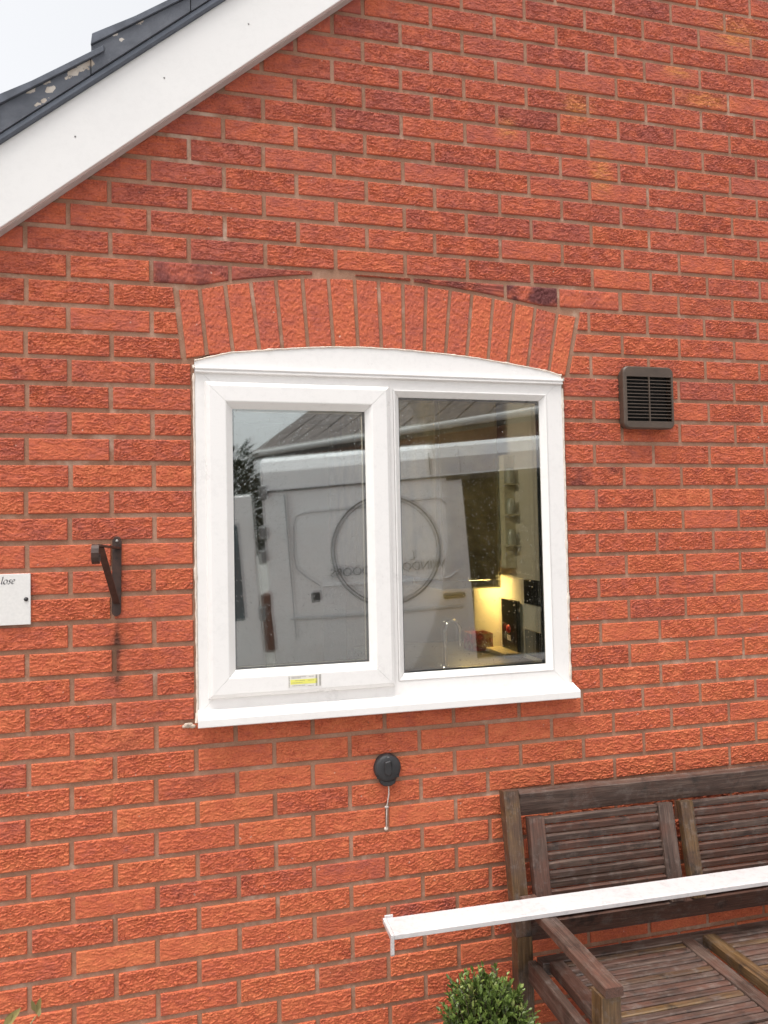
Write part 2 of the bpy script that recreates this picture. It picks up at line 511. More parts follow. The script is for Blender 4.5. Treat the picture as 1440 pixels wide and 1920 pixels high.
# --- where every brick lies
def perps(j):
    """perpend positions (in m) of course j; course j runs from z=-.075 j down"""
    out = []
    for k in range(-13, 28):
        q = k + (0.5 if j % 2 else 0.0)
        if j >= 18: pass
        elif j < 0:
            q -= (0.11 if j % 2 == 0 else 0.07) * min(1, max(0, k / 4))
            if j % 2 and k > 4: q -= 0.05
        elif q > 5:
            q += {0: -.15, 1: -.20}[j % 2] + (0.0 if j < 4 else (-.04 if j % 2 == 0 else .03))
        out.append(q * 0.225)
    return out

bricks = []      # dicts: kind, xl(z), xr(z), zb(x), zt, xc, zc, w
for j in range(-28, 34):
    zt, zb = -.075 * j - .0064, -.075 * (j + 1) + .0064
    pp = perps(j)
    spans = []
    rng = random.Random(j * 17 + 5)
    jit = {p: rng.uniform(-.0025, .0025) for p in pp}
    segs = [(a + jit[a] + .0057, b + jit[b] - .0057) for a, b in zip(pp[:-1], pp[1:])]
    for a, b in segs:
        if j == 0:
            if b < .30 or a > 1.59: spans.append((a, b, 'full'))
        elif 1 <= j <= 3:
            L, Rr = skew_l((zt + zb) / 2) - .010, skew_r((zt + zb) / 2) + .010
            if b < L - .02 and b < .30: spans.append((a, b, 'full'))
            elif a < L - .02: spans.append((a, None, 'skl'))
            if a > Rr + .01: spans.append((a, b, 'full'))
            elif b > Rr + .03: spans.append((None, b, 'skr'))
        elif 4 <= j <= 17:
            if b < .345: spans.append((a, b, 'full'))
            elif a < .31: spans.append((a, .333, 'full'))
            if a > 1.50: spans.append((max(a, 1.5385), b, 'full'))
            elif b > 1.565: spans.append((1.5385, b, 'full'))
        else: spans.append((a, b, 'full'))
    if j == 0:
        spans += [(.2305, .4460, 'ov'), (.4555, .700, 'ov'), (.835, 1.015, 'ov'), (1.026, 1.334, 'ov'), (1.345, 1.5255, 'ov'), (1.535, 1.7560, 'ov')]
    for a, b, t in spans:
        am, bm_ = (a if a is not None else skew_r((zt + zb) / 2)), (b if b is not None else skew_l((zt + zb) / 2))
        xc = (am + bm_) / 2
        if xc < -2.3 or xc > 5.5 or bm_ - am < .02: continue
        if zt > max(roof_z(am, HC), roof_z(bm_, HC)) - .02: continue
        bricks.append(dict(j=j, a=a, b=b, t=t, zt=zt + rng.uniform(-.0008, .0008), zb=zb + rng.uniform(-.0008, .0008), xc=xc, zc=(zt + zb) / 2, w=bm_ - am))

def shown(xc, zc):
    c = CAM_ROT @ (np.array([xc, 0, zc]) - CAM_POS)
    px, py = c[0] / c[2] * CAM_F + 720, c[1] / c[2] * CAM_F + 960
    inside = -90 < px < 1525 and -30 < py < 1950 and zc < roof_z(xc, .21)
    return inside, 1 / c[2] ** 2
for b in bricks:
    ins, s = shown(b['xc'], b['zc'])
    b['in'] = ins
    b['rank'] = (s * b['w']) if ins else 0
order = sorted(bricks, key=lambda q: -q['rank'])
for i, b in enumerate(order): b['own'] = b['in'] and i < 300

BURN = [(.335, -.04, .8), (1.44, -.03, 1.0), (.57, -.02, .5), (1.15, -.03, .65), (1.64, -.638, .75)]
def tone_of(b):
    rng = random.Random(int(b['xc'] * 9173) * 31 + b['j'] * 7)
    t = 0.60 + rng.gauss(0, 0.055)
    t += 0.10 - 0.30 * min(1, max(0, (b['zc'] + 1.75) / 2.6))           # tone goes redder towards the upper courses
    if rng.random() < .05: t -= .11
    burn = 0.0
    for x, z, v in BURN:
        if abs(b['xc'] - x) < .11 and abs(b['zc'] - z) < .03: burn = v
    if burn == 0 and rng.random() < .03: burn = .25
    return max(.05, min(.95, t)), burn

def custom_geo(b, seed):
    rng = random.Random(seed)
    H = FULL_H[seed % len(FULL_H)]
    a, bb, t = b['a'], b['b'], b['t']
    zt, zb = b['zt'], b['zb']
    if t == 'skl': P = lambda u, v: (a + (skew_l(zb + (zt - zb) * v) - .010 - a) * u, zb + (zt - zb) * v)
    elif t == 'skr': P = lambda u, v: ((lambda q: q + (bb - q) * u)(skew_r(zb + (zt - zb) * v) + .010), zb + (zt - zb) * v)
    elif t in ('ov', 'ov2'):
        def P(u, v):
            x = a + (bb - a) * u
            lo = max(zb, ext_z(x) + .009)
            lo = min(lo, zt - .003)
            return x, lo + (zt - lo) * v
    else: P = lambda u, v: (a + (bb - a) * u, zb + (zt - zb) * v)
    nx = max(4, int(b['w'] / STEP))
    nz = FNZ if t not in ('ov', 'ov2') else 16
    lo = rng.randint(0, max(0, H.shape[0] - 2 - min(nx, H.shape[0] - 2)))
    return brick_geo(P, nx, nz, H, seed * 1.7, lo)

field_v = []; field_f = []; field_c = []
for n, b in enumerate(bricks):
    t, burn = tone_of(b)
    if b['own']:
        if b['t'] == 'full' and abs(b['w'] - FW) < .03:
            o = link("brick", full_me[random.Random(n).randrange(len(full_me))], wall)
            o.location = (b['xc'], random.Random(n + 5).uniform(-.0012, .0008), b['zc'])
            o.scale = (b['w'] / FW * (1 if n % 2 else -1), 1, (b['zt'] - b['zb']) / FH * (1 if n % 3 else -1))
            if (o.scale[0] < 0) != (o.scale[2] < 0): o.scale[0] *= -1      # keep the faces turned out
        else:
            vs, fs = custom_geo(b, n)
            o = link("brick", mesh("brick", vs, fs, MAT_BRICK, True), wall)
        o.color = (t, burn, 0, 1)
    else:
        if b['in']: vs, fs = custom_geo(b, n)
        else:
            near = -1.2 < b['xc'] < 3.6
            a, bb = (b['a'] if b['a'] is not None else b['xc'] - b['w'] / 2), (b['b'] if b['b'] is not None else b['xc'] + b['w'] / 2)
            vs, fs = brick_geo(lambda u, v: (a + (bb - a) * u, b['zb'] + (b['zt'] - b['zb']) * v), max(6, min(58, int(b['w'] / .0036))) if near else 14, 17 if near else 6, FULL_H[n % 14][::2, ::2] if near else FULL_H[n % 14], n)
        k = len(field_v)
        field_v += vs; field_f += [tuple(i + k for i in q) for q in fs]; field_c += [(t, burn, 0, 1)] * len(vs)
me = mesh("brick_field", field_v, field_f, MAT_BRICK_S, True)
at = me.attributes.new("tone", 'FLOAT_COLOR', 'POINT')
at.data.foreach_set("color", np.array(field_c, dtype=np.float32).ravel())
tag(link("brick_field", me, wall), kind='stuff')

# --- the arch over the window
for i in range(17):
    A, B, C, D = BOTJ[i], BOTJ[i + 1], TOPJ[i + 1], TOPJ[i]
    gp = .0052
    def P(u, v, A=A, B=B, C=C, D=D):
        xl, zl = A[0] + (D[0] - A[0]) * v, A[1] + (D[1] - A[1]) * v
        xr, zr = B[0] + (C[0] - B[0]) * v, B[1] + (C[1] - B[1]) * v
        w = xr - xl
        uu = (gp + (w - 2 * gp) * u) / w
        dz = -0.003 if v > .98 else 0
        return xl + (xr - xl) * uu, zl + (zr - zl) * uu + dz
    vs, fs = brick_geo(P, 36, 114, ARCH_H[i % 6], i * 2.3 + 50)
    o = link("arch_brick", mesh("arch_brick", vs, fs, MAT_BRICK, True), wall)
    rr = random.Random(i + 40)
    o.color = (0.55 + rr.uniform(-.12, .1), 0.0, 0, 1)

# ------------------------------------------------------------------ bargeboard, verge, roof
def strip(name, c0, c1, y0, y1, mat, x0=-2.4, both=True, bevel=0.0):
    mb = MB()
    mb.prism_y([(x0, roof_z(x0, c0)), (APEX, roof_z(APEX, c0)), (APEX, roof_z(APEX, c1)), (x0, roof_z(x0, c1))], y0, y1)
    if both:
        x1 = 2 * APEX - x0
        mb.prism_y([(APEX, roof_z(APEX, c0)), (x1, roof_z(x1, c0)), (x1, roof_z(x1, c1)), (APEX, roof_z(APEX, c1))], y0, y1)
    return mb.build(name, mat, house, bevel)
barge = strip("bargeboard", .1775, .4085, -.045, -.028, MAT_BOARD, bevel=.0015)
ORIGIN["bargeboard"] = (0, 0, 0)
strip("packing_strip", .1765, .30, -.0275, -.0005, MAT_SOFFIT)
strip("verge_trim", .4080, .4290, -.060, -.010, plain("verge_trim", (0.10, 0.115, 0.145), 0.5, 0, 0.15, 20), bevel=.003)
for x, z in ((.0261, .3152), (.2687, .516), (.5126, .7131), (-.215, .115), (.756, .912)):
    MB().lathe([(.0024, 0), (.0024, -.0010), (.0014, -.0014)], (x, -.045, z), n=10).build("screw", plain("screw_head", (0.20, 0.19, 0.185), 0.4, 0.6), barge)

def verge_mat():
    m, nt, b, ns, ls = new_mat("lichen_concrete")
    pos = N(ns, "ShaderNodeNewGeometry").outputs["Position"]
    a = noise_tex(ns, ls, pos, 9, 6, 0.65); c = noise_tex(ns, ls, pos, 34, 5, 0.7)
    base = ramp(ns, ls, a, [(0.3, (0.060, 0.066, 0.082)), (0.7, (0.120, 0.128, 0.150))])
    sp = N(ns, "ShaderNodeSeparateXYZ"); ls.new(pos, sp.inputs[0])
    def blob(cx, cz, sx, sz):
        # axes run along and across the slope
        u = math_n(ns, ls, 'SUBTRACT', sp.outputs[0], cx); v = math_n(ns, ls, 'SUBTRACT', sp.outputs[2], cz + ZG)
        a1 = math_n(ns, ls, 'ADD', math_n(ns, ls, 'MULTIPLY', u, .80), math_n(ns, ls, 'MULTIPLY', v, .60))
        b1 = math_n(ns, ls, 'SUBTRACT', math_n(ns, ls, 'MULTIPLY', v, .80), math_n(ns, ls, 'MULTIPLY', u, .60))
        a1 = math_n(ns, ls, 'DIVIDE', a1, sx); b1 = math_n(ns, ls, 'DIVIDE', b1, sz)
        q = math_n(ns, ls, 'ADD', math_n(ns, ls, 'MULTIPLY', a1, a1), math_n(ns, ls, 'MULTIPLY', b1, b1))
        return math_n(ns, ls, 'SUBTRACT', 1.0, q)
    li = None
    for bl in ((.040, .500, .056, .019), (-.045, .455, .020, .012), (-.035, .432, .018, .010), (-.085, .425, .022, .012), (.205, .660, .016, .013), (.155, .600, .014, .007), (-.055, .395, .028, .008), (.135, .612, .010, .008), (.38, .80, .03, .012), (.60, .98, .03, .012)):
        q = blob(*bl); li = q if li is None else math_n(ns, ls, 'MAXIMUM', li, q)
    li = math_n(ns, ls, 'ADD', li, math_n(ns, ls, 'MULTIPLY', math_n(ns, ls, 'SUBTRACT', c, 0.5), 3.8))
    lf = ramp(ns, ls, li, [(0.42, (0, 0, 0)), (0.56, (0.92, 0.92, 0.92))])
    lc = ramp(ns, ls, a, [(0.4, (0.34, 0.28, 0.22)), (0.6, (0.55, 0.50, 0.45))])
    base = mix_c(ns, ls, lf, base, lc)
    ls.new(base, b.inputs["Base Color"]); b.inputs["Roughness"].default_value = 0.8
    bump(ns, ls, b, math_n(ns, ls, 'ADD', a, c), 0.5, 0.004)
    return m
MAT_VERGE = verge_mat()
MAT_TILE = plain("grey_roof_tile", (0.088, 0.098, 0.122), 0.75, 0, 0.35, 16, 0.5)
GA = 0.274                                   # horizontal gauge of a tile course
TS = 0.685
roof = MB()
for s in (0, 1):
    xs = [(-2.4, roof_z(-2.4, .40)), (APEX, roof_z(APEX, .40)), (APEX, roof_z(APEX, .46)), (-2.4, roof_z(-2.4, .46))]
    if s: xs = [(2 * APEX - x, z) for x, z in xs]
    roof.prism_y(xs, .02, 6.0)
roof = roof.build("roof", MAT_TILE, house)
bed = MB()
tile_protos = {}
for k in range(-9, 10):
    x0 = .0715 + GA * k
    z0 = .5697 + SL * GA * k                  # underside of the lower edge
    x1 = x0 + .43
    if x0 > APEX - .1: continue
    def tz_(x): return z0 + TS * (x - x0)
    xe = min(x1, APEX)
    # mortar bedding face between the trim and this tile
    xa, xb = x0 + .001, x0 + GA - .0015
    if xb < APEX:
        n = 9
        poly = [(xa, roof_z(xa, .4292)), (xb, roof_z(xb, .4292))]
        for q in range(n + 1):
            x = xb + (xa - xb) * q / n
            poly.append((x, tz_(x) - .0015 + random.uniform(-.0016, .0006)))
        bed.prism_y(poly, -.0655 + .0015 * (k % 2), -.012)
    for side in (0, 1):
        for yk in range(0, 6):
            y0 = -.071 + yk * .33
            xe = min(x0 + GA + .035, APEX) if yk == 0 else min(x1, APEX)
            th = .033
            mb = MB()
            pts = [(x0, tz_(x0)), (xe, tz_(xe)), (xe, tz_(xe) + th * .55), (x0 + .02, tz_(x0 + .02) + th * .62), (x0, tz_(x0) + th)]
            pts = [(x0, tz_(x0)), (xe, tz_(xe)), (xe, tz_(xe) + .018), (x0 + .12, tz_(x0 + .12) + .0195), (x0 + .004, tz_(x0) + th)]
            if side: pts = [(2 * APEX - x, z) for x, z in pts]
            mb.prism_y(pts, y0, y0 + .327)
            mb.build("roof_tile", MAT_TILE, roof, .0012)
bed.build("verge_bedding", MAT_VERGE, house)

# ------------------------------------------------------------------ the window
def ring_frame(mb, x0, x1, z0, z1, prof, gap=.00035):
    """four mitred members; prof of (inset, y)"""
    cs = [((x0, z0), (1, 1)), ((x1, z0), (-1, 1)), ((x1, z1), (-1, -1)), ((x0, z1), (1, -1))]
    for i in range(4):
        (a, da), (b, db) = cs[i], cs[(i + 1) % 4]
        t = np.array([b[0] - a[0], b[1] - a[1]]); t = t / np.linalg.norm(t) * gap
        va = [(a[0] + da[0] * s + t[0], y, a[1] + da[1] * s + t[1]) for s, y in prof]
        vb = [(b[0] + db[0] * s - t[0], y, b[1] + db[1] * s - t[1]) for s, y in prof]
        n = len(prof)
        fs = [(k, (k + 1) % n, n + (k + 1) % n, n + k) for k in range(n)] + [tuple(range(n - 1, -1, -1)), tuple(range(n, 2 * n))]
        mb.add(va + vb, fs)
mb = MB()
FX0, FX1, FZ0, FZ1 = .3440, 1.5290, -1.3305, -.3120
ring_frame(mb, FX0, FX1, FZ0, FZ1, [(0, .066), (0, -.0025), (.0015, -.004), (.0545, -.004), (.0565, -.002), (.0565, .066)])
# mullion
mb.prism_z([(.905, .066), (.905, -.004), (.9455, -.004), (.9470, -.002), (.9470, .066)], -1.276, -.3665)
win = mb.build("window", MAT_UPVC, house)
ORIGIN["window"] = (0, 0, 0)
win['label'] = "white double glazed casement window under the brick arch"

sash = MB()
SX0, SX1, SZ0, SZ1 = .3722, .9335, -1.2875, -.3590
ring_frame(sash, SX0, SX1, SZ0, SZ1, [(0, .050), (0, -.008), (.0035, -.0165), (.013, -.0240), (.0145, -.0244), (.0570, -.0244), (.0600, -.0236), (.0790, -.0040), (.0790, .050)])
sash.build("sash", MAT_UPVC, win)
bead = MB()
ring_frame(bead, .9475, 1.4720, -1.2737, -.3665, [(0, .04), (0, -.0055), (.0025, -.0066), (.0040, -.0064), (.0205, .0110), (.0205, .04)])
bead.build("glazing_bead", MAT_UPVC, win)

def pane(x0, x1, z0, z1, y):
    me = mesh("glass_pane", [(x0, y, z0), (x1, y, z0), (x1, y, z1), (x0, y, z1), (x0, y + .004, z0), (x1, y + .004, z0), (x1, y + .004, z1), (x0, y + .004, z1)],
              [(0, 1, 2, 3), (4, 7, 6, 5), (0, 4, 5, 1), (1, 5, 6, 2), (2, 6, 7, 3), (3, 7, 4, 0)])
    me.materials.append(MAT_GLASS); me.materials.append(MAT_CLEAR)
    for p in me.polygons: p.material_index = 0 if p.index == 0 else 1
    return link("glass_pane", me, win)
PANES = [(.4515, .8543, -1.2083, -.4383 + .019, -.0030), (.9685, 1.4512, -1.2530, -.3873, .0120)]
for x0, x1, z0, z1, y in PANES:
    pane(x0 - .006, x1 + .006, z0 - .006, z1 + .006, y)
    o = pane(x0 - .006, x1 + .006, z0 - .006, z1 + .006, y + .020)
    o.rotation_euler = (R_(.10), 0, R_(-.16))          # sealed units bow a little: the second reflection is shifted
    sp_ = MB(); ring_frame(sp_, x0 - .006, x1 + .006, z0 - .006, z1 + .006, [(0, y + .0065), (.0105, y + .0065), (.0105, y + .0175), (0, y + .0175)], 0)
    sp_.build("spacer_bar", MAT_SPACER, win)

# rain on the outer panes and the frame
drops = MB()
def drop(x, y, z, rr, sy=.45):
    vs = [(x, y - rr * sy, z)]
    for ring_, (q, hgt) in enumerate(((.62, .72), (1.0, .08))):
        for k in range(6):
            w = k * math.pi / 3 + ring_ * .5
            vs.append((x + rr * q * math.cos(w), y - rr * sy * hgt, z + rr * q * math.sin(w) * 1.1))
    fs = [(0, 1 + k, 1 + (k + 1) % 6) for k in range(6)] + [(1 + k, 7 + k, 7 + (k + 1) % 6, 1 + (k + 1) % 6) for k in range(6)]
    drops.add(vs, fs, True)
rd = random.Random(3)
for (x0, x1, z0, z1, y), n in zip(PANES, (1500, 1500)):
    c = 0
    while c < n:
        x, z = rd.uniform(x0, x1), rd.uniform(z0, z1)
        dens = noise.noise((x * 5, z * 4, 3.3)) * .5 + .5
        if y < 0: dens *= 1.3 if (x < .62 and z > -.85) else .6
        else: dens *= 1.4 if (x > 1.15 and z < -.55) else .45
        if rd.random() < dens:
            drop(x, y - .0002, z, rd.choice((.0008, .0009, .0011, .0013, .0017)) * rd.uniform(.8, 1.25)); c += 1
drops.build("raindrops", MAT_DROP, win, kind='stuff')

# arched head panel, its moulding, sill
PANEL0 = [(.3440, -.3085), (.4453, -.2775), (.5150, -.2630), (.5882, -.2530), (.67, -.2445), (.7522, -.2400), (.85, -.2372), (.9566, -.2376), (1.04, -.2400), (1.1157, -.2440), (1.20, -.2520), (1.2798, -.2632), (1.35, -.2745), (1.411, -.2862), (1.47, -.2985), (1.5285, -.3110)]
PANEL = [(x, sof_z(x) - .0030 if x > .36 else -.2990) for x, z in PANEL0]
PANEL[-1] = (1.5285, -.3030)
hp = MB().prism_y([(.3440, -.3180), (1.5285, -.3180)] + PANEL[::-1], -.0035, .06)
hp.build("arch_panel", MAT_UPVC, win)
MB().prism_x([(.02, -.3165), (-.012, -.3165), (-.0165, -.3190), (-.0165, -.3225), (-.0120, -.3238), (-.0120, -.3272), (-.0150, -.3286), (-.0150, -.3318), (-.011, -.3335), (.02, -.3335)], .3452, 1.5282).build("head_moulding", MAT_UPVC, win)
MB().prism_x([(.03, -1.316), (-.0045, -1.3175), (-.030, -1.3265), (-.046, -1.3315), (-.0505, -1.3335), (-.0525, -1.3375), (-.0525, -1.3570), (-.0500, -1.3592), (-.0400, -1.3592), (-.0385, -1.3480), (-.002, -1.3400), (.03, -1.3400)], .3418, 1.5398).build("sill", MAT_UPVC, win, .0006)
# sealant beads
sl_ = MB()
def bead_line(pts, r0):
    P = []
    for a, b in zip(pts[:-1], pts[1:]):
        n = max(1, int((Vector(b) - Vector(a)).length / .009))
        P += [Vector(a).lerp(Vector(b), k / n) for k in range(n)]
    P.append(Vector(pts[-1]))
    rr = [r0 * (1 + .30 * noise.noise((p.x * 55, p.z * 55, 1.0)) + (.5 if noise.noise((p.x * 31, p.z * 31, 8.0)) > .45 else 0)) for p in P]
    P = [p + Vector((noise.noise((p.x * 40, p.z * 40, 5)) * .0015, 0, noise.noise((p.x * 40, p.z * 40, 15)) * .0015)) for p in P]
    sl_.tube(P, rr, 7)
bead_line([(.3415, -.003, -.335), (.3412, -.003, -.9), (.3408, -.003, -1.325)], .0034)
bead_line([(1.5315, -.003, -.345), (1.5310, -.003, -.9), (1.5312, -.003, -1.318)], .0036)
bead_line([(x, -.004, z + .0015) for x, z in PANEL], .0026)
bead_line([(.3405, -.006, -.312), (.3425, -.010, -.3205)], .0042)
bead_line([(1.5300, -.008, -.312), (1.5318, -.008, -.323)], .0048)
bead_line([(.3395, -.004, -1.325), (.3385, -.010, -1.352)], .0044)
bead_line([(1.5325, -.003, -1.318), (1.5415, -.006, -1.329)], .0034)
sl_.build("sealant", MAT_SEAL, win)
MB().box(1.5285, 1.5345, .001, .02, -.42, -.33).build("joint_gap", plain("rust_gap", (0.12, 0.05, 0.035), 0.9, 0, 0.4, 80), win)
# manufacturer's sticker on the bottom rail of the sash
st = MB().box(.6020, .7010, -.0252, -.02445, -1.2672, -1.2315).build("sticker", plain("label_paper", (0.74, 0.71, 0.66), 0.5, 0, 0.04), win)
ORIGIN["sticker"] = (0, 0, 0)
MB().box(.6085, .6890, -.0256, -.0251, -1.2580, -1.2440).build("yellow_band", plain("label_yellow", (0.75, 0.72, 0.16), 0.5, 0, 0.06), win)
ik = MB()
for k in range(9): ik.box(.6036, .6056 + .0006 * (k % 2), -.0257, -.0252, -1.2655 + k * .0037, -1.2638 + k * .0037)
for k in range(9): ik.box(.6835 + (.0004 if k % 3 else 0), .6885, -.02575, -.0252, -1.2655 + k * .0037, -1.2636 + k * .0037)
for k in range(9): ik.box(.6945, .6990, -.02575, -.0252, -1.2655 + k * .0037, -1.2636 + k * .0037)
for z, xa, xb in ((-1.2360, .612, .652), (-1.2395, .612, .640), (-1.2370, .664, .678), (-1.2475, .622, .650), (-1.2535, .612, .644), (-1.2480, .660, .676), (-1.2620, .614, .650), (-1.2640, .660, .676)):
    x = xa
    while x < xb:
        w = rd.uniform(.0012, .004); ik.box(x, x + w, -.02585, -.0252, z - .0005, z + .0005); x += w + .0011
ik.build("label_print", plain("label_ink", (0.16, 0.14, 0.13), 0.6), win)
# lump of old mortar by the end of the sill
lm = MB()
for (x, z, rr) in ((.315, -1.3585, .010), (.327, -1.3625, .008), (.305, -1.362, .006)):
    vs = []; fs = []
    for a in range(5):
        for k in range(8):
            th = a / 4 * math.pi / 2; w = k * math.pi / 4
            q = rr * (1 + .35 * noise.noise((x * 300 + a, k * 1.3, 2)))
            vs.append((x + q * math.cos(th) * math.cos(w) * 1.3, -.001 - q * .55 * math.sin(th), z + q * math.cos(th) * math.sin(w) * .8))
    for a in range(4):
        for k in range(8): fs.append((a * 8 + k, a * 8 + (k + 1) % 8, (a + 1) * 8 + (k + 1) % 8, (a + 1) * 8 + k))
    lm.add(vs, fs, True)
lm.build("mortar_lump", plain("pale_mortar", (0.50, 0.40, 0.32), 0.9, 0, 0.2, 90, .5), house)

# ------------------------------------------------------------------ things fixed to the wall
# extractor vent
def rrect(x0, x1, z0, z1, r, n=6):
    pts = []
    for cx, cz, a0 in ((x1 - r, z0 + r, -90), (x1 - r, z1 - r, 0), (x0 + r, z1 - r, 90), (x0 + r, z0 + r, 180)):
        for k in range(n + 1):
            w = R_(a0 + 90 * k / n); pts.append((cx + r * math.cos(w), cz + r * math.sin(w)))
    return pts
vent = empty("vent_cover", (1.836, 0, -.373), "brown plastic louvred vent cover on the brick wall right of the window", "vent")
VX0, VX1, VZ0, VZ1, VY = 1.739, 1.932, -.4800, -.2685, -.040
mb = MB()
o1 = rrect(VX0, VX1, VZ0, VZ1, .021); o2 = rrect(VX0 + .004, VX1 - .004, VZ0 + .004, VZ1 - .004, .018)
hx0, hx1, hz0, hz1 = 1.7505, 1.9215, -.4545, -.3035
n = len(o1)
vs = [(x, .004, z) for x, z in rrect(VX0 + .006, VX1 - .006, VZ0 + .006, VZ1 - .006, .019)] + [(x, -.020, z) for x, z in rrect(VX0 + .006, VX1 - .006, VZ0 + .006, VZ1 - .006, .019)] + [(x, -.0205, z) for x, z in o1] + [(x, VY + .005, z) for x, z in o1] + [(x, VY, z) for x, z in o2]
fs = []
for L in range(4):
    for k in range(n): fs.append((L * n + k, L * n + (k + 1) % n, (L + 1) * n + (k + 1) % n, (L + 1) * n + k))
mb.add(vs, fs, False)
# front plate between outline and the rectangular opening: four pieces
base = len(mb.v); ol = [(x, VY, z) for x, z in o2]
q = n // 4
hole = [(hx1, VY, hz0), (hx1, VY, hz1), (hx0, VY, hz1), (hx0, VY, hz0)]
for c in range(4):
    arc = ol[c * q:(c + 1) * q]; nxt = ol[((c + 1) * q) % n]
    mb.add(arc + [hole[c]], [tuple(range(q + 1))])
    mb.add([arc[-1], nxt, hole[(c + 1) % 4], hole[c]], [(0, 1, 2, 3)])
hin = [(x, VY + .008, z) for x, _, z in hole]
mb.add(hole + hin, [(k, (k + 1) % 4, 4 + (k + 1) % 4, 4 + k) for k in range(4)])
me_v = mb.build("casing", MAT_VENT, vent)
MB().box(VX0 + .012, VX1 - .012, -.012, -.004, VZ0 + .012, VZ1 - .012).build("duct", plain("dark_duct", (0.012, 0.011, 0.010), 0.8), vent)
for k in range(12):
    z = hz0 + (k + 1) * (hz1 - hz0) / 13
    s_ = MB().prism_x([(VY + .0012, z - .0013), (VY + .0012, z + .0013), (VY + .010, z + .0035), (VY + .010, z + .0012)], hx0, hx1).build("louvre", MAT_VENT, vent)
MB().box(1.8345, 1.8385, VY + .0004, VY + .008, hz0, hz1).build("centre_bar", MAT_VENT, vent)

# hanging-basket bracket
br = empty("basket_bracket", (.1245, 0, -.925), "rusty black iron hanging basket bracket with a curled end screwed to the brick", "bracket")
def flat_plate(mb, path, w, t, nrm_axis='Y'): pass
mb = MB()
pl = []
for k in range(9): pl.append((.1245 + .0125 * math.cos(math.pi * k / 8), -.8225 + .0125 * math.sin(math.pi * k / 8)))
for k in range(9): pl.append((.1215 - .0125 * math.cos(math.pi * k / 8), -1.0235 - .0125 * math.sin(math.pi * k / 8)))
mb.prism_y(pl, -.006, -.001)
mb.build("back_plate", MAT_IRON, br, .0008)
MB().lathe([(.0042, 0), (.0042, -.0015), (.0022, -.0024)], (.1245, -.006, -.8230), n=10).build("screw", plain("zinc_screw", (0.4, 0.38, 0.36), 0.4, 0.7), br)
def ribbon(name, path, wv, t, mat, parent):
    """strip of width wv (vector) and thickness t along path"""
    P = [Vector(p) for p in path]; W = Vector(wv) / 2
    vs = []; fs = []
    for i, p in enumerate(P):
        tg = (P[min(i + 1, len(P) - 1)] - P[max(0, i - 1)]).normalized()
        nn = tg.cross(Vector(wv)).normalized() * t / 2
        vs += [p - W - nn, p + W - nn, p + W + nn, p - W + nn]
    for i in range(len(P) - 1):
        for k in range(4): fs.append((4 * i + k, 4 * i + (k + 1) % 4, 4 * i + 4 + (k + 1) % 4, 4 * i + 4 + k))
    fs += [(0, 3, 2, 1), tuple(4 * (len(P) - 1) + k for k in range(4))]
    return MB().add(vs, fs).build(name, mat, parent)
arm_end = Vector((.1050, -.325, -.8330))
arm0 = Vector((.1255, -.006, -.8430))
wv = (.017, .001, 0)
path = [arm0.lerp(arm_end, k / 6) for k in range(7)]
for k in range(1, 11):                            # the curled end
    a = R_(90 - 27 * k); path.append(arm_end + Vector((0, -.022 * math.cos(a), -.022 + .022 * math.sin(a))))
ribbon("arm", path, wv, .0045, MAT_IRON, br)
ribbon("brace", [Vector((.1075, -.255, -.8380)).lerp(Vector((.1225, -.008, -1.000)), k / 6) for k in range(7)], (.017, .002, 0), .0045, MAT_IRON, br)

# house sign
sg = empty("house_sign", (-.26, -.004, -.978), "white house sign plate reading Close with a black screw cap", "sign")
MB().box(-.4200, -.1023, -.0070, -.0020, -1.0480, -.9080).build("plate", MAT_SIGN, sg, .0008)
for x in (-.1135, -.4088):
    MB().lathe([(.0058, 0), (.0056, -.0018), (.0040, -.0036), (.0015, -.0044)], (x, -.007, -.9785), n=16).build("screw_cap", MAT_BLACK, sg)
def glyph(mb, pts, ox, oz, s, pen=38, wmax=.30, wmin=.07, y=-.0074):
    """broad-nib stroke through pts (x-height units, slanted)"""
    P = [Vector((p[0] + .28 * p[1], 0, p[1])) for p in pts]
    a = Vector((math.cos(R_(pen)), 0, math.sin(R_(pen))))
    vs = []; m = len(P)
    for i, p in enumerate(P):
        tg = (P[min(i + 1, m - 1)] - P[max(0, i - 1)]).normalized()
        nr = Vector((-tg.z, 0, tg.x))
        w = max(wmin, abs(nr.dot(a)) * wmax) * (1 if 0 < i < m - 1 else .6)
        for sgn in (-1, 1):
            c = p + nr * (sgn * w / 2)
            vs.append((ox + c.x * s, y, oz + c.z * s))
    mb.add(vs, [(2 * i, 2 * i + 1, 2 * i + 3, 2 * i + 2) for i in range(m - 1)])
def arc(cx, cz, rx, rz, a0, a1, n=14): return [(cx + rx * math.cos(R_(a0 + (a1 - a0) * k / n)), cz + rz * math.sin(R_(a0 + (a1 - a0) * k / n))) for k in range(n + 1)]
mb = MB(); xh = .0118; zb_ = -.9352
glyph(mb, arc(.62, .78, .62, .80, 48, 300, 18), -.2010, zb_, xh)                       # C
glyph(mb, [(-.1, 1.55), (.1, 1.62)] + [(.1, 1.6 - .16 * k) for k in range(1, 9)] + [(.14, .12), (.24, .02), (.38, .08)], -.1775, zb_, xh)   # l
glyph(mb, arc(.36, .5, .36, .5, 70, 430, 20), -.1712, zb_, xh)                         # o
glyph(mb, [(.58, .86), (.44, .98), (.24, .95), (.14, .78), (.24, .60), (.42, .46), (.50, .26), (.38, .05), (.16, .0), (.0, .14)], -.1602, zb_, xh)   # s
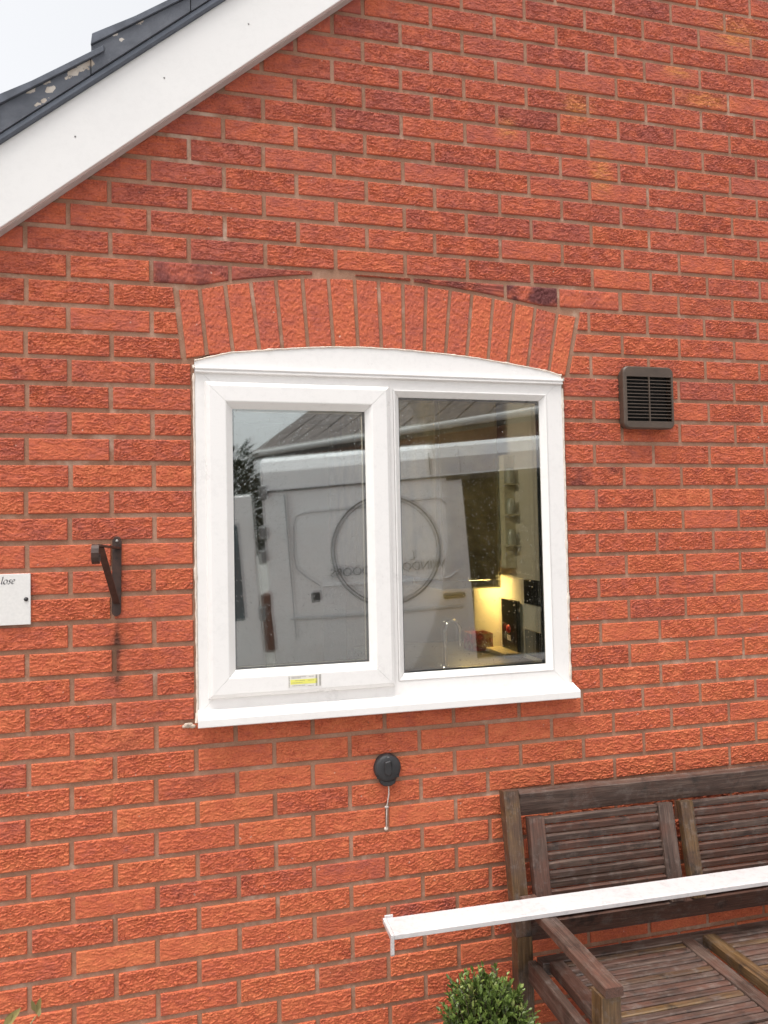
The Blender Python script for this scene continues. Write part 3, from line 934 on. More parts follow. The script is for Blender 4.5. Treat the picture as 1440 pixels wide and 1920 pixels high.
glyph(mb, [(.06, .46), (.30, .54), (.54, .68), (.56, .88), (.40, 1.0), (.18, .88), (.04, .56), (.06, .22), (.22, .02), (.42, .04), (.62, .22)], -.1512, zb_, xh)  # e
mb.build("lettering", MAT_INK, sg)

# round cable cap under the window
cp = empty("cable_cap", (.903, -.003, -1.54), "round black plastic cable entry cap with a short grey cable below the window", "cable cap")
cx, cz = .9025, -1.5335
mb = MB()
mb.lathe([(.0415, .008), (.0425, -.012), (.0405, -.018), (.033, -.0225), (.018, -.0245), (.004, -.025)], (cx, -.0, cz), n=36)
mb.build("cover", MAT_BLACK, cp)
MB().prism_y([(cx - .012, cz + .022), (cx + .006, cz + .026), (cx + .010, cz - .010), (cx + .003, cz - .020), (cx - .012, cz - .014)], -.0300, -.020).build("flap", MAT_BLACK, cp, .002)
MB().box(cx + .0085, cx + .0105, -.0285, -.022, cz - .004, cz + .022).build("slot", MAT_GAP, cp)
mb = MB()
mb.prism_y([(cx - .027, cz - .028), (cx + .026, cz - .026), (cx + .024, cz - .046), (cx + .010, cz - .054), (cx - .012, cz - .053), (cx - .024, cz - .045)], -.018, .006)
mb.build("lower_lip", MAT_BLACK, cp, .003)
MB().lathe([(.0032, 0), (.0030, -.0014)], (cx + .001, -.0205, cz + .034), n=10).build("screw", plain("grey_screw", (0.25, 0.25, 0.26), 0.4, 0.5), cp)
for dx in (-.030, .029):
    MB().box(cx + dx - .005, cx + dx + .005, -.0215, -.016, cz - .027, cz - .021).build("notch", MAT_GAP, cp)
cab = MB()
pts = [(cx + .001, -.010, cz - .045), (cx + .0035, -.009, cz - .062), (cx + .0035, -.0075, cz - .080), (cx - .0005, -.0065, cz - .105), (cx - .0035, -.006, cz - .122), (cx - .0045, -.006, cz - .150), (cx - .0050, -.005, cz - .178), (cx - .0052, .006, cz - .1865)]
cab.tube(pts, .0022, 8)
cab.build("cable", MAT_CABLE, cp)
MB().box(cx - .0095, cx + .0020, -.0095, -.001, cz - .1225, cz - .1165).build("cable_clip", MAT_CABLE, cp, .0015)
MB().lathe([(.0065, 0), (.0045, -.003), (.0028, -.004)], (cx - .005, .0, cz - .1865), n=10).build("wall_seal", MAT_SEAL, cp)

# ------------------------------------------------------------------ bench
TILT = R_(0.62)
bench = empty("garden_bench", (1.28, -.35, -ZG), "weathered dark wooden slatted garden bench with arms against the brick wall", "bench")
BO = Vector((1.28, -.35, -ZG))
BR = random.Random(8)
def board(name, p0, p1, w, t, side, mat, parent, root=BO, wob=.0, bev=.0018, nseg=10):
    """rectangular member from p0 to p1; side = direction of its width w, t across; grain along its own X"""
    p0, p1 = Vector(p0), Vector(p1)
    X = (p1 - p0); L = X.length; X.normalize()
    S = Vector(side); S = (S - X * S.dot(X)).normalized()
    Z = X.cross(S).normalized()
    vs = []; fs = []; b = bev
    prof = [(-w / 2 + b, -t / 2), (w / 2 - b, -t / 2), (w / 2, -t / 2 + b), (w / 2, t / 2 - b), (w / 2 - b, t / 2), (-w / 2 + b, t / 2), (-w / 2, t / 2 - b), (-w / 2, -t / 2 + b)]
    sd = BR.uniform(0, 90)
    for i in range(nseg + 1):
        x = L * i / nseg
        k = 1.0 if 0 < i < nseg else .985
        for (a, c) in prof:
            q = noise.noise((x * 9, a * 40 + sd, c * 40)) * wob
            vs.append((x, a * k + q, c * k + q * .6))
    m = 8
    for i in range(nseg):
        for k in range(m): fs.append((i * m + k, i * m + (k + 1) % m, (i + 1) * m + (k + 1) % m, (i + 1) * m + k))
    fs += [tuple(range(m - 1, -1, -1)), tuple(nseg * m + k for k in range(m))]
    me = mesh(name, vs, fs, mat)
    bm = bmesh.new(); bm.from_mesh(me); bmesh.ops.recalc_face_normals(bm, faces=bm.faces); bm.to_mesh(me); bm.free()
    o = bpy.data.objects.new(name, me); COL.objects.link(o)
    o.parent = parent
    o.matrix_parent_inverse = Matrix.Identity(4)
    mt = Matrix((X.to_4d(), S.to_4d(), Z.to_4d(), Vector((0, 0, 0, 1)))).transposed()
    mt = Matrix(((X.x, S.x, Z.x, p0.x - root.x), (X.y, S.y, Z.y, p0.y - root.y), (X.z, S.z, Z.z, p0.z - root.z), (0, 0, 0, 1)))
    o.matrix_basis = mt
    return o

def by(z):
    """front-plane y of the reclined back at height z"""
    return -.055 - (-1.62 - z) * .20
BX0, BX1 = 1.246, 2.900
zt_ = -1.6165
def back_post(x, mat): 
    board("back_post", (x, by(-1.615) + .004, -1.6270), (x, by(-2.03) + .004, -2.03), .050, .042, (1, 0, 0), mat, bench, wob=.0012)
    board("back_leg", (x, by(-2.03) + .004, -2.028), (x, -.150, -ZG), .050, .045, (1, 0, 0), mat, bench, wob=.0012)
back_post(BX0 + .026, MAT_WOOD_Y); back_post(BX1 - .026, MAT_WOOD_Y)
board("top_rail", (BX0 + .0525, by(-1.655) + .006, -1.6665), (BX1 - .0525, by(-1.655) + .006, -1.6665), .076, .030, (0, -.2, 1), MAT_WOOD, bench, wob=.0012)
board("lower_rail", (BX0 + .0525, by(-2.0) + .010, -2.0240), (BX1 - .0525, by(-2.0) + .010, -2.0240), .060, .028, (0, -.2, 1), MAT_WOOD, bench, wob=.001)
# back panels: stiles and slats
panels = [(1.3200, 1.8280), (1.8580, 2.3420), (2.3720, 2.8420)]
for pi, (xa, xb) in enumerate(panels):
    sw = .0525 if pi == 0 else .046
    lm_ = MAT_WOOD if pi == 0 else MAT_WOOD_Y
    for x, mt_ in ((xa + sw / 2, lm_), (xb - sw / 2, MAT_WOOD)):
        board("panel_stile", (x, by(-1.694) - .008, -1.7065), (x, by(-1.981) - .008, -1.9925), sw, .030, (1, 0, 0), mt_, bench, wob=.001)
    for k in range(11):
        z = -1.7195 - k * .0258
        board("back_slat", (xa + sw + .001, by(z) - .004, z), (xb - sw - .001, by(z) - .004, z), .0208, .014, (0, -.2, 1), MAT_WOOD, bench, wob=.0011, bev=.0012)
# seat
SZ = -2.085
board("seat_back_rail", (BX0 + .052, -.2000, SZ - .006), (BX1 - .052, -.2000, SZ - .006), .040, .036, (0, 1, 0), MAT_WOOD, bench, wob=.001)
board("seat_front_rail", (BX0 + .052, -.6150, SZ - .022), (BX1 - .052, -.6150, SZ - .022), .030, .060, (0, 1, 0), MAT_WOOD, bench, wob=.001)
seats = [(1.3180, 1.8020), (1.8330, 2.3300), (2.3600, 2.8400)]
for pi, (xa, xb) in enumerate(seats):
    zz = SZ if pi != 1 else SZ + .006
    for x, mt_ in ((xa + .022, MAT_WOOD_Y if pi else MAT_WOOD), (xb - .022, MAT_WOOD)):
        board("seat_stile", (x, -.2210, zz), (x, -.5990, zz), .044, .030, (1, 0, 0), mt_, bench, wob=.001)
    for k in range(15):
        y = -.2335 - k * .0247
        board("seat_slat", (xa + .045, y, zz + .001), (xb - .045, y, zz + .001), .0200, .018, (0, 1, 0), MAT_WOOD if (k * 7 + pi) % 5 else MAT_WOOD_Y, bench, wob=.0014, bev=.003)
# arms, legs, aprons
for s, x in ((0, 1.2905), (1, BX1 - .040)):
    board("arm_rest", (x, -.135, -1.9260), (x, -.6200, -1.9260), .050, .024, (1, 0, 0), MAT_WOOD, bench, wob=.0018)
    lx = x - .006 if s == 0 else x
    board("front_leg", (lx, -.590, -1.9385), (lx, -.590, -ZG), .052, .050, (1, 0, 0), MAT_WOOD_Y, bench, wob=.001)
    board("side_apron", (lx, -.175, SZ - .030), (lx, -.563, SZ - .030), .060, .026, (0, 0, 1), MAT_WOOD, bench, wob=.001)
bench.rotation_euler = (0, TILT, 0)
for o in bench.children: pass

# ------------------------------------------------------------------ loose white trim lying across the arms
tr = empty("trim_board", (1.8, -.23, -1.905), "long white plastic trim board laid across the arms of the wooden bench", "trim board")
BY0, BY1 = -.2760, -.1880
def trim_z(x): return -1.8985 - .0106 * (x - .85)
mb = MB()
def xprism(prof, xa, xb):
    n = len(prof)
    vs = [(xa, y, z + trim_z(xa)) for y, z in prof] + [(xb, y, z + trim_z(xb)) for y, z in prof]
    fs = [(i, (i + 1) % n, n + (i + 1) % n, n + i) for i in range(n)] + [tuple(range(n - 1, -1, -1)), tuple(range(n, 2 * n))]
    return vs, fs
TXA, TXB = .8450, 2.8900
mb.add(*xprism([(BY1, .0055), (BY0 + .006, .0050), (BY0 + .006, .0030), (BY0, .0022), (BY0, -.0100), (BY0 + .006, -.0105), (BY0 + .008, -.0055), (BY1, -.0050)], TXA, TXB))
mb.build("board", MAT_TRIM, tr, .0008)
mb = MB()
zc0 = trim_z(TXA)
cap = [(BY1 + .002, .0065), (BY0 - .002, .0040), (BY0 - .0022, -.012), (BY0 - .0010, -.030)]
for k in range(7):
    a = R_(180 + 180 * k / 6); cap.append((BY0 + .0055 + .0075 * math.cos(a), -.0470 + .0075 * math.sin(a)))
cap += [(BY0 + .0100, -.030), (BY0 + .0090, -.0115), (BY1 + .002, -.0065)]
mb.prism_x([(y, z + zc0) for y, z in cap], TXA - .0095, TXA - .0005)
mb.box(TXA - .004, TXA + .020, BY1 - .001, BY1 + .0035, zc0 + .0010, zc0 + .0130)
mb.build("end_cap", MAT_TRIM, tr, .0007)

# ------------------------------------------------------------------ plants
def leaf_mat(name, lo, hi, back):
    m, nt, b, ns, ls = new_mat(name)
    at = N(ns, "ShaderNodeAttribute"); at.attribute_name = "leaf"
    sep = N(ns, "ShaderNodeSeparateColor"); ls.new(at.outputs["Color"], sep.inputs[0])
    base = ramp(ns, ls, sep.outputs[0], [(0.0, lo), (0.75, hi), (1.0, back)])
    ls.new(base, b.inputs["Base Color"])
    b.inputs["Roughness"].default_value = 0.42
    b.inputs["Subsurface Weight"].default_value = 0.0
    return m
MAT_LEAF = leaf_mat("box_leaf", (0.040, 0.066, 0.012), (0.125, 0.180, 0.036), (0.270, 0.290, 0.090))
def leaf(vs, fs, cs, p, dirv, nrm, L, Wd, c):
    dirv = Vector(dirv).normalized(); sd = dirv.cross(Vector(nrm))
    if sd.length < 1e-3: sd = dirv.cross(Vector((.3, .8, .1)))
    sd.normalize(); nn = sd.cross(dirv).normalized()
    k = len(vs); p = Vector(p)
    pts = [p, p + dirv * L * .42 + sd * Wd * .5 + nn * Wd * .18, p + dirv * L * .45 - nn * Wd * .06, p + dirv * L * .42 - sd * Wd * .5 + nn * Wd * .18,
           p + dirv * L * .80 + sd * Wd * .30 + nn * Wd * .05, p + dirv * L + nn * -.1 * L * .3, p + dirv * L * .80 - sd * Wd * .30 + nn * Wd * .05]
    vs.extend(pts); cs.extend([(c, 0, 0, 1)] * 7)
    fs.extend([(k, k + 1, k + 2), (k, k + 2, k + 3), (k + 1, k + 4, k + 5, k + 2), (k + 2, k + 5, k + 6, k + 3)])
def leaf_obj(name, vs, fs, cs, mat, parent, kind=None):
    me = mesh(name, vs, fs, mat, True)
    at = me.attributes.new("leaf", 'FLOAT_COLOR', 'POINT'); at.data.foreach_set("color", np.array(cs, dtype=np.float32).ravel())
    o = link(name, me, parent)
    if kind: o['kind'] = kind
    return o
SHC = Vector((1.072, -.36, -2.135))
shrub = empty("box_shrub", (SHC.x, SHC.y, -ZG), "small green box shrub in a pot beside the left end of the bench", "shrub")
vs, fs, cs = [], [], []
rl = random.Random(21)
def shrub_r(dv):
    q = noise.noise((dv.x * 2.4, dv.y * 2.4, dv.z * 2.4 + 3)) * .20 + noise.noise((dv.x * 6, dv.y * 6, dv.z * 6)) * .26
    return 1 + q
twigs = MB()
for i in range(540):
    dv = Vector((rl.gauss(0, 1), rl.gauss(0, 1), rl.gauss(0, 1) * 1.0)).normalized()
    if dv.z < -.75: continue
    rad = shrub_r(dv) * rl.uniform(.62, 1.0) * (1.12 if i % 17 == 0 else 1)
    tip = SHC + Vector((dv.x * .116, dv.y * .114, dv.z * .138)) * rad
    st_ = SHC + Vector((dv.x * .05, dv.y * .05, dv.z * .05 - .02))
    ax = (tip - st_).normalized(); ax = (ax + Vector((0, 0, .45))).normalized()
    tip2 = tip + ax * .012
    base_p = tip - ax * .040
    twigs.tube([base_p, tip2], [.0011, .0006], 4, False)
    tone = rl.uniform(.1, .75)
    for k in range(11):
        t = k / 10
        p = base_p.lerp(tip2, t)
        w = k * 2.4 + i
        s1 = ax.cross(Vector((.2, .1, .97)).cross(ax)).normalized() if abs(ax.z) < .95 else Vector((1, 0, 0))
        s0 = ax.cross(s1).normalized()
        ld = (s1 * math.cos(w) + s0 * math.sin(w)) * (.95 - .55 * t) + ax * (.55 + .6 * t)
        L = rl.uniform(.012, .029) * (1 - .25 * t)
        leaf(vs, fs, cs, p, ld, ax + Vector((0, 0, .3)), L, L * .5, min(1, max(0, tone + rl.gauss(0, .16) + (.10 if t > .8 else 0))))
# a few stray stems on the left
for (dx, dz, n) in ((-.090, .128, 12), (-.112, .100, 10), (-.075, .145, 9), (.02, .150, 10), (.05, .128, 9), (-.03, .148, 9), (.095, .075, 9)):
    a = SHC + Vector((dx * .65, -.02, dz * .5)); b_ = SHC + Vector((dx, -.02, dz + .025))
    twigs.tube([a, a.lerp(b_, .5) + Vector((.006, 0, .004)), b_], [.0014, .0012, .0006], 5, False)
    for k in range(n):
        p = a.lerp(b_, .25 + .75 * k / n); w = k * 2.4
        L = rl.uniform(.011, .017)
        leaf(vs, fs, cs, p, Vector((math.cos(w), math.sin(w) * .8, .6)), Vector((0, 0, 1)), L, L * .48, rl.uniform(.3, .9))
leaf_obj("foliage", vs, fs, cs, MAT_LEAF, shrub, 'stuff')
tw = twigs.build("twigs", plain("twig_bark", (0.07, 0.05, 0.03), 0.8), shrub, kind='stuff')
MB().tube([(SHC.x, SHC.y, -2.30), (SHC.x + .004, SHC.y, -2.22), (SHC.x, SHC.y, -2.12)], [.012, .010, .006], 8).build("stem", plain("stem_bark", (0.09, 0.065, 0.045), 0.85), shrub)
MB().lathe([(.085, 0), (.092, .02), (.118, .225), (.126, .228), (.126, .25), (.114, .25), (.110, .232), (.002, .230)], (SHC.x, SHC.y, -ZG), 'Z', 28).build("pot", plain("terracotta_pot", (0.30, 0.12, 0.07), 0.8, 0, 0.2, 20, .3), shrub)

sprig = empty("leafy_sprig", (-.135, -.62, -ZG), "brownish sprig of a plant rising at the bottom left in front of the wall", "plant")
vs, fs, cs = [], [], []; tg_ = MB()
MAT_SPRIG = leaf_mat("sprig_leaf", (0.14, 0.105, 0.03), (0.30, 0.24, 0.08), (0.50, 0.42, 0.20))
def stem_(pts, rr, n=9):
    tg_.tube(pts, [rr * (1 - .6 * k / (len(pts) - 1)) for k in range(len(pts))], 6)
stem_([(-.135, -.62, -ZG), (-.120, -.62, -2.2), (-.075, -.62, -1.86), (-.040, -.61, -1.785)], .006)
stem_([(-.100, -.62, -2.0), (-.025, -.605, -1.83), (.017, -.60, -1.772)], .003)
for (p, dr, L, W_, c) in (((-.050, -.61, -1.795), (.70, -.1, .72), .052, .017, .55), ((-.060, -.61, -1.80), (-.5, -.2, .8), .055, .022, .9), ((-.070, -.61, -1.83), (-.4, -.3, .35), .06, .024, 1.0),
                          ((-.055, -.61, -1.81), (.85, -.2, .30), .034, .014, .8), ((.011, -.60, -1.785), (.25, -.1, .95), .036, .012, .35), ((.011, -.60, -1.780), (-.25, -.2, .95), .030, .010, .3), ((.015, -.60, -1.790), (.2, -.3, .8), .024, .008, .9),
                          ((-.045, -.61, -1.79), (.55, -.1, .9), .030, .012, .3)):
    leaf(vs, fs, cs, p, dr, (0, -1, .3), L, W_, c)
for k in range(26):
    t = k / 26; p = Vector((-.135, -.62, -2.45)).lerp(Vector((-.08, -.62, -1.90)), t); w = k * 2.4
    leaf(vs, fs, cs, p, (math.cos(w), math.sin(w), .5), (0, 0, 1), .05, .02, rl.uniform(.2, 1))
vs = [Vector(q) + Vector((.007, 0, .016)) for q in vs]
leaf_obj("leaves", vs, fs, cs, MAT_SPRIG, sprig, 'stuff')
tg_.build("stems", plain("sprig_stem", (0.30, 0.24, 0.12), 0.7), sprig)

# ------------------------------------------------------------------ the kitchen behind the window
KR, KF, KC = 1.620, -2.22, 0.02
def emit(name, col, s):
    m, nt, b, ns, ls = new_mat(name)
    b.inputs['Base Color'].default_value = (*col, 1)
    b.inputs['Emission Color'].default_value = (*col, 1); b.inputs['Emission Strength'].default_value = s
    return m
FILL_M = emit('fill_diffuser', (1.0, .88, .66), 26.0)  # glow of the added kitchen fill lamp
MAT_CREAM = plain("cream_paint", (0.76, 0.70, 0.58), 0.6, 0, 0.05, 4)
MAT_GREYP = plain("grey_plaster", (0.66, 0.66, 0.64), 0.7, 0, 0.06, 4)
def kstruct(name, box, mat):
    return tag(MB().box(*box).build(name, mat), kind='structure')
krw = kstruct("kitchen_wall", (KR, KR + .08, .107, 3.3, KF, KC), MAT_CREAM)
ORIGIN[krw.name] = (0, 0, 0)
kstruct("kitchen_wall", (-1.38, -1.30, .107, 3.3, KF, KC), MAT_GREYP)
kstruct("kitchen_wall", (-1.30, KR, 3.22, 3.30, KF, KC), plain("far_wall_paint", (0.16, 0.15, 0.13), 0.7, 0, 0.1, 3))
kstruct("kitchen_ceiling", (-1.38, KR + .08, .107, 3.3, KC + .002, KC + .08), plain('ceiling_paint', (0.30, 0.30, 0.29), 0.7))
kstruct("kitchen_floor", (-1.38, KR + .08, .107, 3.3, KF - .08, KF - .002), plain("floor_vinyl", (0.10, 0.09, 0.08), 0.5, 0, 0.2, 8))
cl = empty('fill_light', (.30, .38, KC), 'unseen round ceiling light added to brighten the kitchen', 'ceiling light')  # added fill lamp, out of view, lifts the kitchen brightness
MB().lathe([(.17, .0), (.17, -.03), (.165, -.035), (.002, -.035)], (.30, .38, KC + .0005), 'Z', 24).build('base_ring', MAT_GREYP, cl)
MB().lathe([(.150, 0), (.145, -.02), (.11, -.045), (.05, -.06), (.002, -.062)], (.30, .38, KC - .036), 'Z', 24).build('diffuser', FILL_M, cl)
# splash-back tiles on the right wall by the window
MT = [plain("black_tile", (0.020, 0.021, 0.024), 0.15, 0, 0.2, 20), plain("white_tile", (0.74, 0.74, 0.72), 0.2, 0, 0.05, 20), plain("grey_tile", (0.22, 0.23, 0.24), 0.2, 0, 0.1, 20)]
PATT = [[0, 2, 0, 1], [1, 0, 1, 0], [2, 1, 0, 2]]
for rz in range(3):
    for c in range(4):
        y0 = .120 + .100 * (3 - c) ; z1 = -1.005 - rz * .100
        MB().box(KR - .007, KR - .0005, y0 + .0015, y0 + .0985, z1 - .0985, z1 - .0015).build("tile", MT[PATT[rz][3 - c] if c else [0, 1, 2][rz]], krw, .001)
# wall cupboard with its strip light
cup = empty("wall_cupboard", (1.5, 1.15, -.75), "dark brown kitchen wall cupboard with a lit strip below, seen through the right pane", "cupboard")
MAT_CUP = plain("dark_oak", (0.250, 0.205, 0.110), 0.5, 0, 0.5, 7)
CZ0, CZ1 = -1.012, -.02
MB().box(1.315, KR - .052, .640, 3.20, CZ0, CZ1).build("carcass", MAT_CUP, cup, .002)
for k in range(4):
    MB().box(1.296, 1.3145, .645 + k * .519, .645 + k * .519 + .512, CZ0 + .004, CZ1 - .004).build("door", MAT_CUP, cup, .002)
def emit(name, col, s):
    m, nt, b, ns, ls = new_mat(name)
    b.inputs["Base Color"].default_value = (*col, 1)
    b.inputs["Emission Color"].default_value = (*col, 1); b.inputs["Emission Strength"].default_value = s
    return m
MB().box(1.3145, KR - .052, .6405, .6545, CZ0 - .034, CZ0 - .001).box(1.3145, 1.328, .655, 1.06, CZ0 - .034, CZ0 - .001).build('light_shield', MAT_CUP, cup)  # added boards that hide the strip and cut its light on the wall
MB().box(1.500, 1.530, .665, 1.00, CZ0 - .012, CZ0 - .001).build("strip_light", emit("warm_strip", (1.0, .66, .22), 40.0), cup)
tl = empty('tall_cupboard', (1.32, 1.4, KF), 'tall dark cupboard standing past the lit stretch of kitchen wall', 'cupboard')
MB().box(1.000, KR - .004, 1.075, 1.70, KF + .08, CZ0 - .016).build('carcass', plain('black_gloss_unit', (0.018, 0.017, 0.015), 0.5), tl, .002)
MB().box(1.02, KR - .01, 1.09, 1.68, KF, KF + .079).build('plinth', MAT_GAP, tl)
# narrow rack of jars between cupboard and tiles
rk = empty("spice_rack", (1.59, .62, -.8), "narrow cream rack with small jars beside the dark cupboard inside the window", "rack")
MB().box(KR - .048, KR - .002, .590, .6385, -.965, -.50).build("back_panel", plain("cream_rack", (0.80, 0.74, 0.52), 0.5, 0, 0.06), rk)
for z in (-.62, -.745, -.87):
    MB().box(KR - .055, KR - .003, .545, .5885, z - .006, z).build("shelf", plain("cream_shelf", (0.70, 0.64, 0.44), 0.5), rk)
    MB().lathe([(.016, 0), (.017, .05), (.012, .056), (.012, .064), (.002, .064)], (KR - .030, .567, z), 'Z', 14).build("jar", plain("jar_glass", (0.55, 0.56, 0.46), 0.15), rk)
# worktop, sink tap and what stands on it
wt = empty("kitchen_worktop", (1.3, 1.2, -1.34), "dark kitchen worktop running below the window and along the side wall", "worktop")
MAT_WT = plain("dark_laminate", (0.030, 0.031, 0.034), 0.35, 0, 0.4, 60)
MB().box(-1.28, KR - .010, .112, .700, -1.355, -1.318).build("worktop_front", MAT_WT, wt, .003)
MB().box(1.030, KR - .010, .7015, 1.073, -1.355, -1.318).build("worktop_side", MAT_WT, wt, .003)
MB().box(-1.26, KR - .012, .14, .66, KF + .01, -1.356).build("base_unit", MAT_CUP, wt)
MB().box(1.060, KR - .012, .6615, 1.06, KF + .01, -1.356).build("base_unit", MAT_CUP, wt)
tap = empty("kitchen_tap", (1.205, .30, -1.318), "chrome swan-neck kitchen tap standing behind the right pane", "tap")
MAT_CHR = plain("chrome", (0.75, 0.75, 0.74), 0.12, 1.0, 0.02)
pts = [(1.203, .300, -1.316), (1.203, .300, -1.205)] + [(1.203 + .030 - .030 * math.cos(R_(180 * k / 10)), .300 + .01 * k / 10, -1.178 + .045 * math.sin(R_(180 * k / 10))) for k in range(11)] + [(1.263, .31, -1.225)]
MB().tube(pts, .0065, 10).build("spout", MAT_CHR, tap)
MB().lathe([(.020, 0), (.018, .012), (.011, .03), (.002, .03)], (1.203, .300, -1.3175), 'Z', 16).build("base_ring", MAT_CHR, tap)
bx_ = empty("red_tin", (1.53, .80, -1.318), "red patterned box standing open on the dark worktop inside", "box")
mb = MB()
for (a, b, c, d_) in ((1.475, 1.570, .745, .748), (1.475, 1.570, .842, .845), (1.475, 1.478, .748, .842), (1.567, 1.570, .748, .842)):
    mb.box(a, b, c, d_, -1.317, -1.245)
mb.box(1.478, 1.567, .748, .842, -1.317, -1.314)
def tin_mat():
    m, nt, b, ns, ls = new_mat("red_pattern")
    v = N(ns, "ShaderNodeTexVoronoi"); v.inputs["Scale"].default_value = 38
    ls.new(N(ns, "ShaderNodeTexCoord").outputs["Object"], v.inputs["Vector"])
    ls.new(ramp(ns, ls, v.outputs["Distance"], [(0.2, (0.35, 0.05, 0.04)), (0.5, (0.16, 0.02, 0.025)), (0.8, (0.30, 0.22, 0.12))]), b.inputs["Base Color"])
    return m
mb.build("box_body", tin_mat(), bx_)
bd = empty("chopping_board", (1.60, .62, -1.2), "black board with a small red and white motif leaning on the lit wall inside", "board")
MB().box(KR - .028, KR - .012, .545, .700, -1.300, -1.095).build("slab", plain("black_slate", (0.013, 0.014, 0.013), 0.3, 0, 0.3), bd, .002)
mb = MB().lathe([(.018, .0), (.016, -.006), (.004, -.009)], (KR - .0285, .625, -1.215), 'X', 14)
mb.build("red_motif", plain("red_enamel", (0.45, 0.03, 0.03), 0.4), bd)
MB().box(KR - .0305, KR - .0285, .608, .640, -1.262, -1.240).build("white_motif", plain("white_enamel", (0.55, 0.52, 0.48), 0.4), bd)
MB().box(KR - .09, KR - .004, .53, .73, -1.317, -1.301).build("foot_strip", plain("pale_wood", (0.42, 0.34, 0.20), 0.5), bd, .002)

# ------------------------------------------------------------------ what the panes reflect: a van on the drive, the house opposite
def flip(v): return Vector((v[0], -v[1], v[2]))
DV = 7.5
rgt, dwn, fwd = (Vector(CAM_ROT[0]), Vector(CAM_ROT[1]), Vector(CAM_ROT[2]))
T = R_(5.0)
rT = rgt * math.cos(T) - dwn * math.sin(T)
uT = -dwn * math.cos(T) - rgt * math.sin(T)
vx = -flip(rT); vz = flip(uT); vy = vz.cross(vx)
O_ = flip(Vector(CAM_POS) + (rgt * ((840 - 720) / CAM_F) + dwn * ((1240 - 960) / CAM_F) + fwd) * DV)
van = empty("panel_van", O_, "white panel van with an open side door parked facing the house", "van")
van.matrix_world = Matrix(((vx.x, vy.x, vz.x, O_.x), (vx.y, vy.y, vz.y, O_.y), (vx.z, vy.z, vz.z, O_.z), (0, 0, 0, 1)))
S_ = DV / CAM_F
def L(px, py):
    a, b = (px - 840) * S_, (1240 - py) * S_
    u = a * math.cos(T) + b * math.sin(T); v = -a * math.sin(T) + b * math.cos(T)
    return -u, v
MAT_VAN = plain("van_white", (0.86, 0.87, 0.88), 0.22, 0, 0.03, 3)
MAT_VGREY = plain("van_dark_trim", (0.05, 0.052, 0.055), 0.5)
MAT_VIN = plain("van_ply_lining", (0.012, 0.012, 0.012), 0.8)
MAT_LAMP = plain("tail_lamp", (0.13, 0.055, 0.04), 0.3, 0, 0.3, 30)
MAT_LOGO = plain("van_vinyl", (0.17, 0.175, 0.18), 0.5)
def vchild(o):
    o.parent = van; o.matrix_parent_inverse = Matrix.Identity(4); return o
def vb(mb, name, mat, bevel=0):
    return vchild(mb.build(name, mat, None, bevel))
XR = L(503, 1100)[0]                     # rear corner
ZTOP = L(700, 838)[1]; ZGUT = L(690, 905)[1]; ZS = -.02
XD = L(868, 900)[0]                      # rear edge of the door opening
XF = XD - 1.15                           # front edge of the opening
XN = XF - 1.75                           # nose
# side panel behind the opening, slightly bellied
prof = [(0.035, ZS), (0.0, .28), (-.012, .62), (0.0, 1.0), (.03, 1.45), (.075, ZGUT), (.085, ZGUT + .02), (.10, ZTOP - .16), (.16, ZTOP - .05), (.30, ZTOP)]
def side(xa, xb, pr=prof, th=.03):
    n = len(pr); vs = [(x, y, z) for x in (xa, xb) for y, z in pr] + [(x, y + th, z) for x in (xa, xb) for y, z in pr]
    fs = [(k, k + 1, n + k + 1, n + k) for k in range(n - 1)] + [(2 * n + k, 3 * n + k, 3 * n + k + 1, 2 * n + k + 1) for k in range(n - 1)]
    fs += [(k, 2 * n + k, 2 * n + k + 1, k + 1) for k in range(n - 1)] + [(n + k, n + k + 1, 3 * n + k + 1, 3 * n + k) for k in range(n - 1)]
    return MB().add(vs, fs, False)
body = side(XD, XR)
up_ = prof[5:]; b2 = side(XF, XD - .002, up_); n0 = len(body.v); body.add(b2.v, b2.f)
b3 = side(XN + .9, XF - .002); body.add(b3.v, b3.f)
W2 = 1.95
body.box(XN + .9, XR, .30, W2 - .3, ZTOP - .03, ZTOP)                  # roof
body.box(XN + .9, XR, W2 - .30, W2 - .02, ZTOP - .12, ZTOP - .032)
body.box(XN + .9, XR, W2 - .05, W2, ZS, ZTOP - .1)                       # far side
body.box(XN + .88, XR, .04, W2 - .05, ZS - .06, ZS)                     # floor pan
# bonnet and screen
body.prism_y([(XN + .9, ZS), (XN + .9, ZTOP - .06), (XN + .62, ZTOP - .25), (XN + .12, 1.12), (XN - .32, .92), (XN - .42, .55), (XN - .40, ZS)], .04, W2 - .04)
vb(body, "body", MAT_VAN)
vb(MB().box(XF + .02, XR - .06, W2 - .50, W2 - .47, ZS, ZTOP - .15).box(XF - .03, XF - .002, .12, W2 - .4, ZS, ZTOP - .2).box(XF, XR - .05, .12, W2 - .4, ZS + .001, ZS + .006).box(XD + .05, XD + .08, .14, W2 - .47, ZS, ZTOP - .2).box(XF, XR - .05, .32, W2 - .45, ZTOP - .05, ZTOP - .034), "cargo_lining", MAT_VIN)
vb(MB().box(XF - .02, XR + .01, -.004, .05, ZS - .16, ZS - .062), "lower_trim", MAT_VGREY, .01)
vb(MB().box(XF, XR - .04, .052, .074, ZGUT - .012, ZGUT + .006), "door_track", MAT_VGREY)
vb(MB().box(XF + .01, XD + .15, .058, .078, ZGUT - .045, ZGUT - .013), "track_shadow_gap", MAT_VGREY)
vb(MB().box(L(543, 1050)[0] - .004, L(543, 1050)[0] + .004, -.016, .05, .35, ZGUT - .04), "door_seam", plain("seam_shade", (0.35, 0.36, 0.37), 0.5))
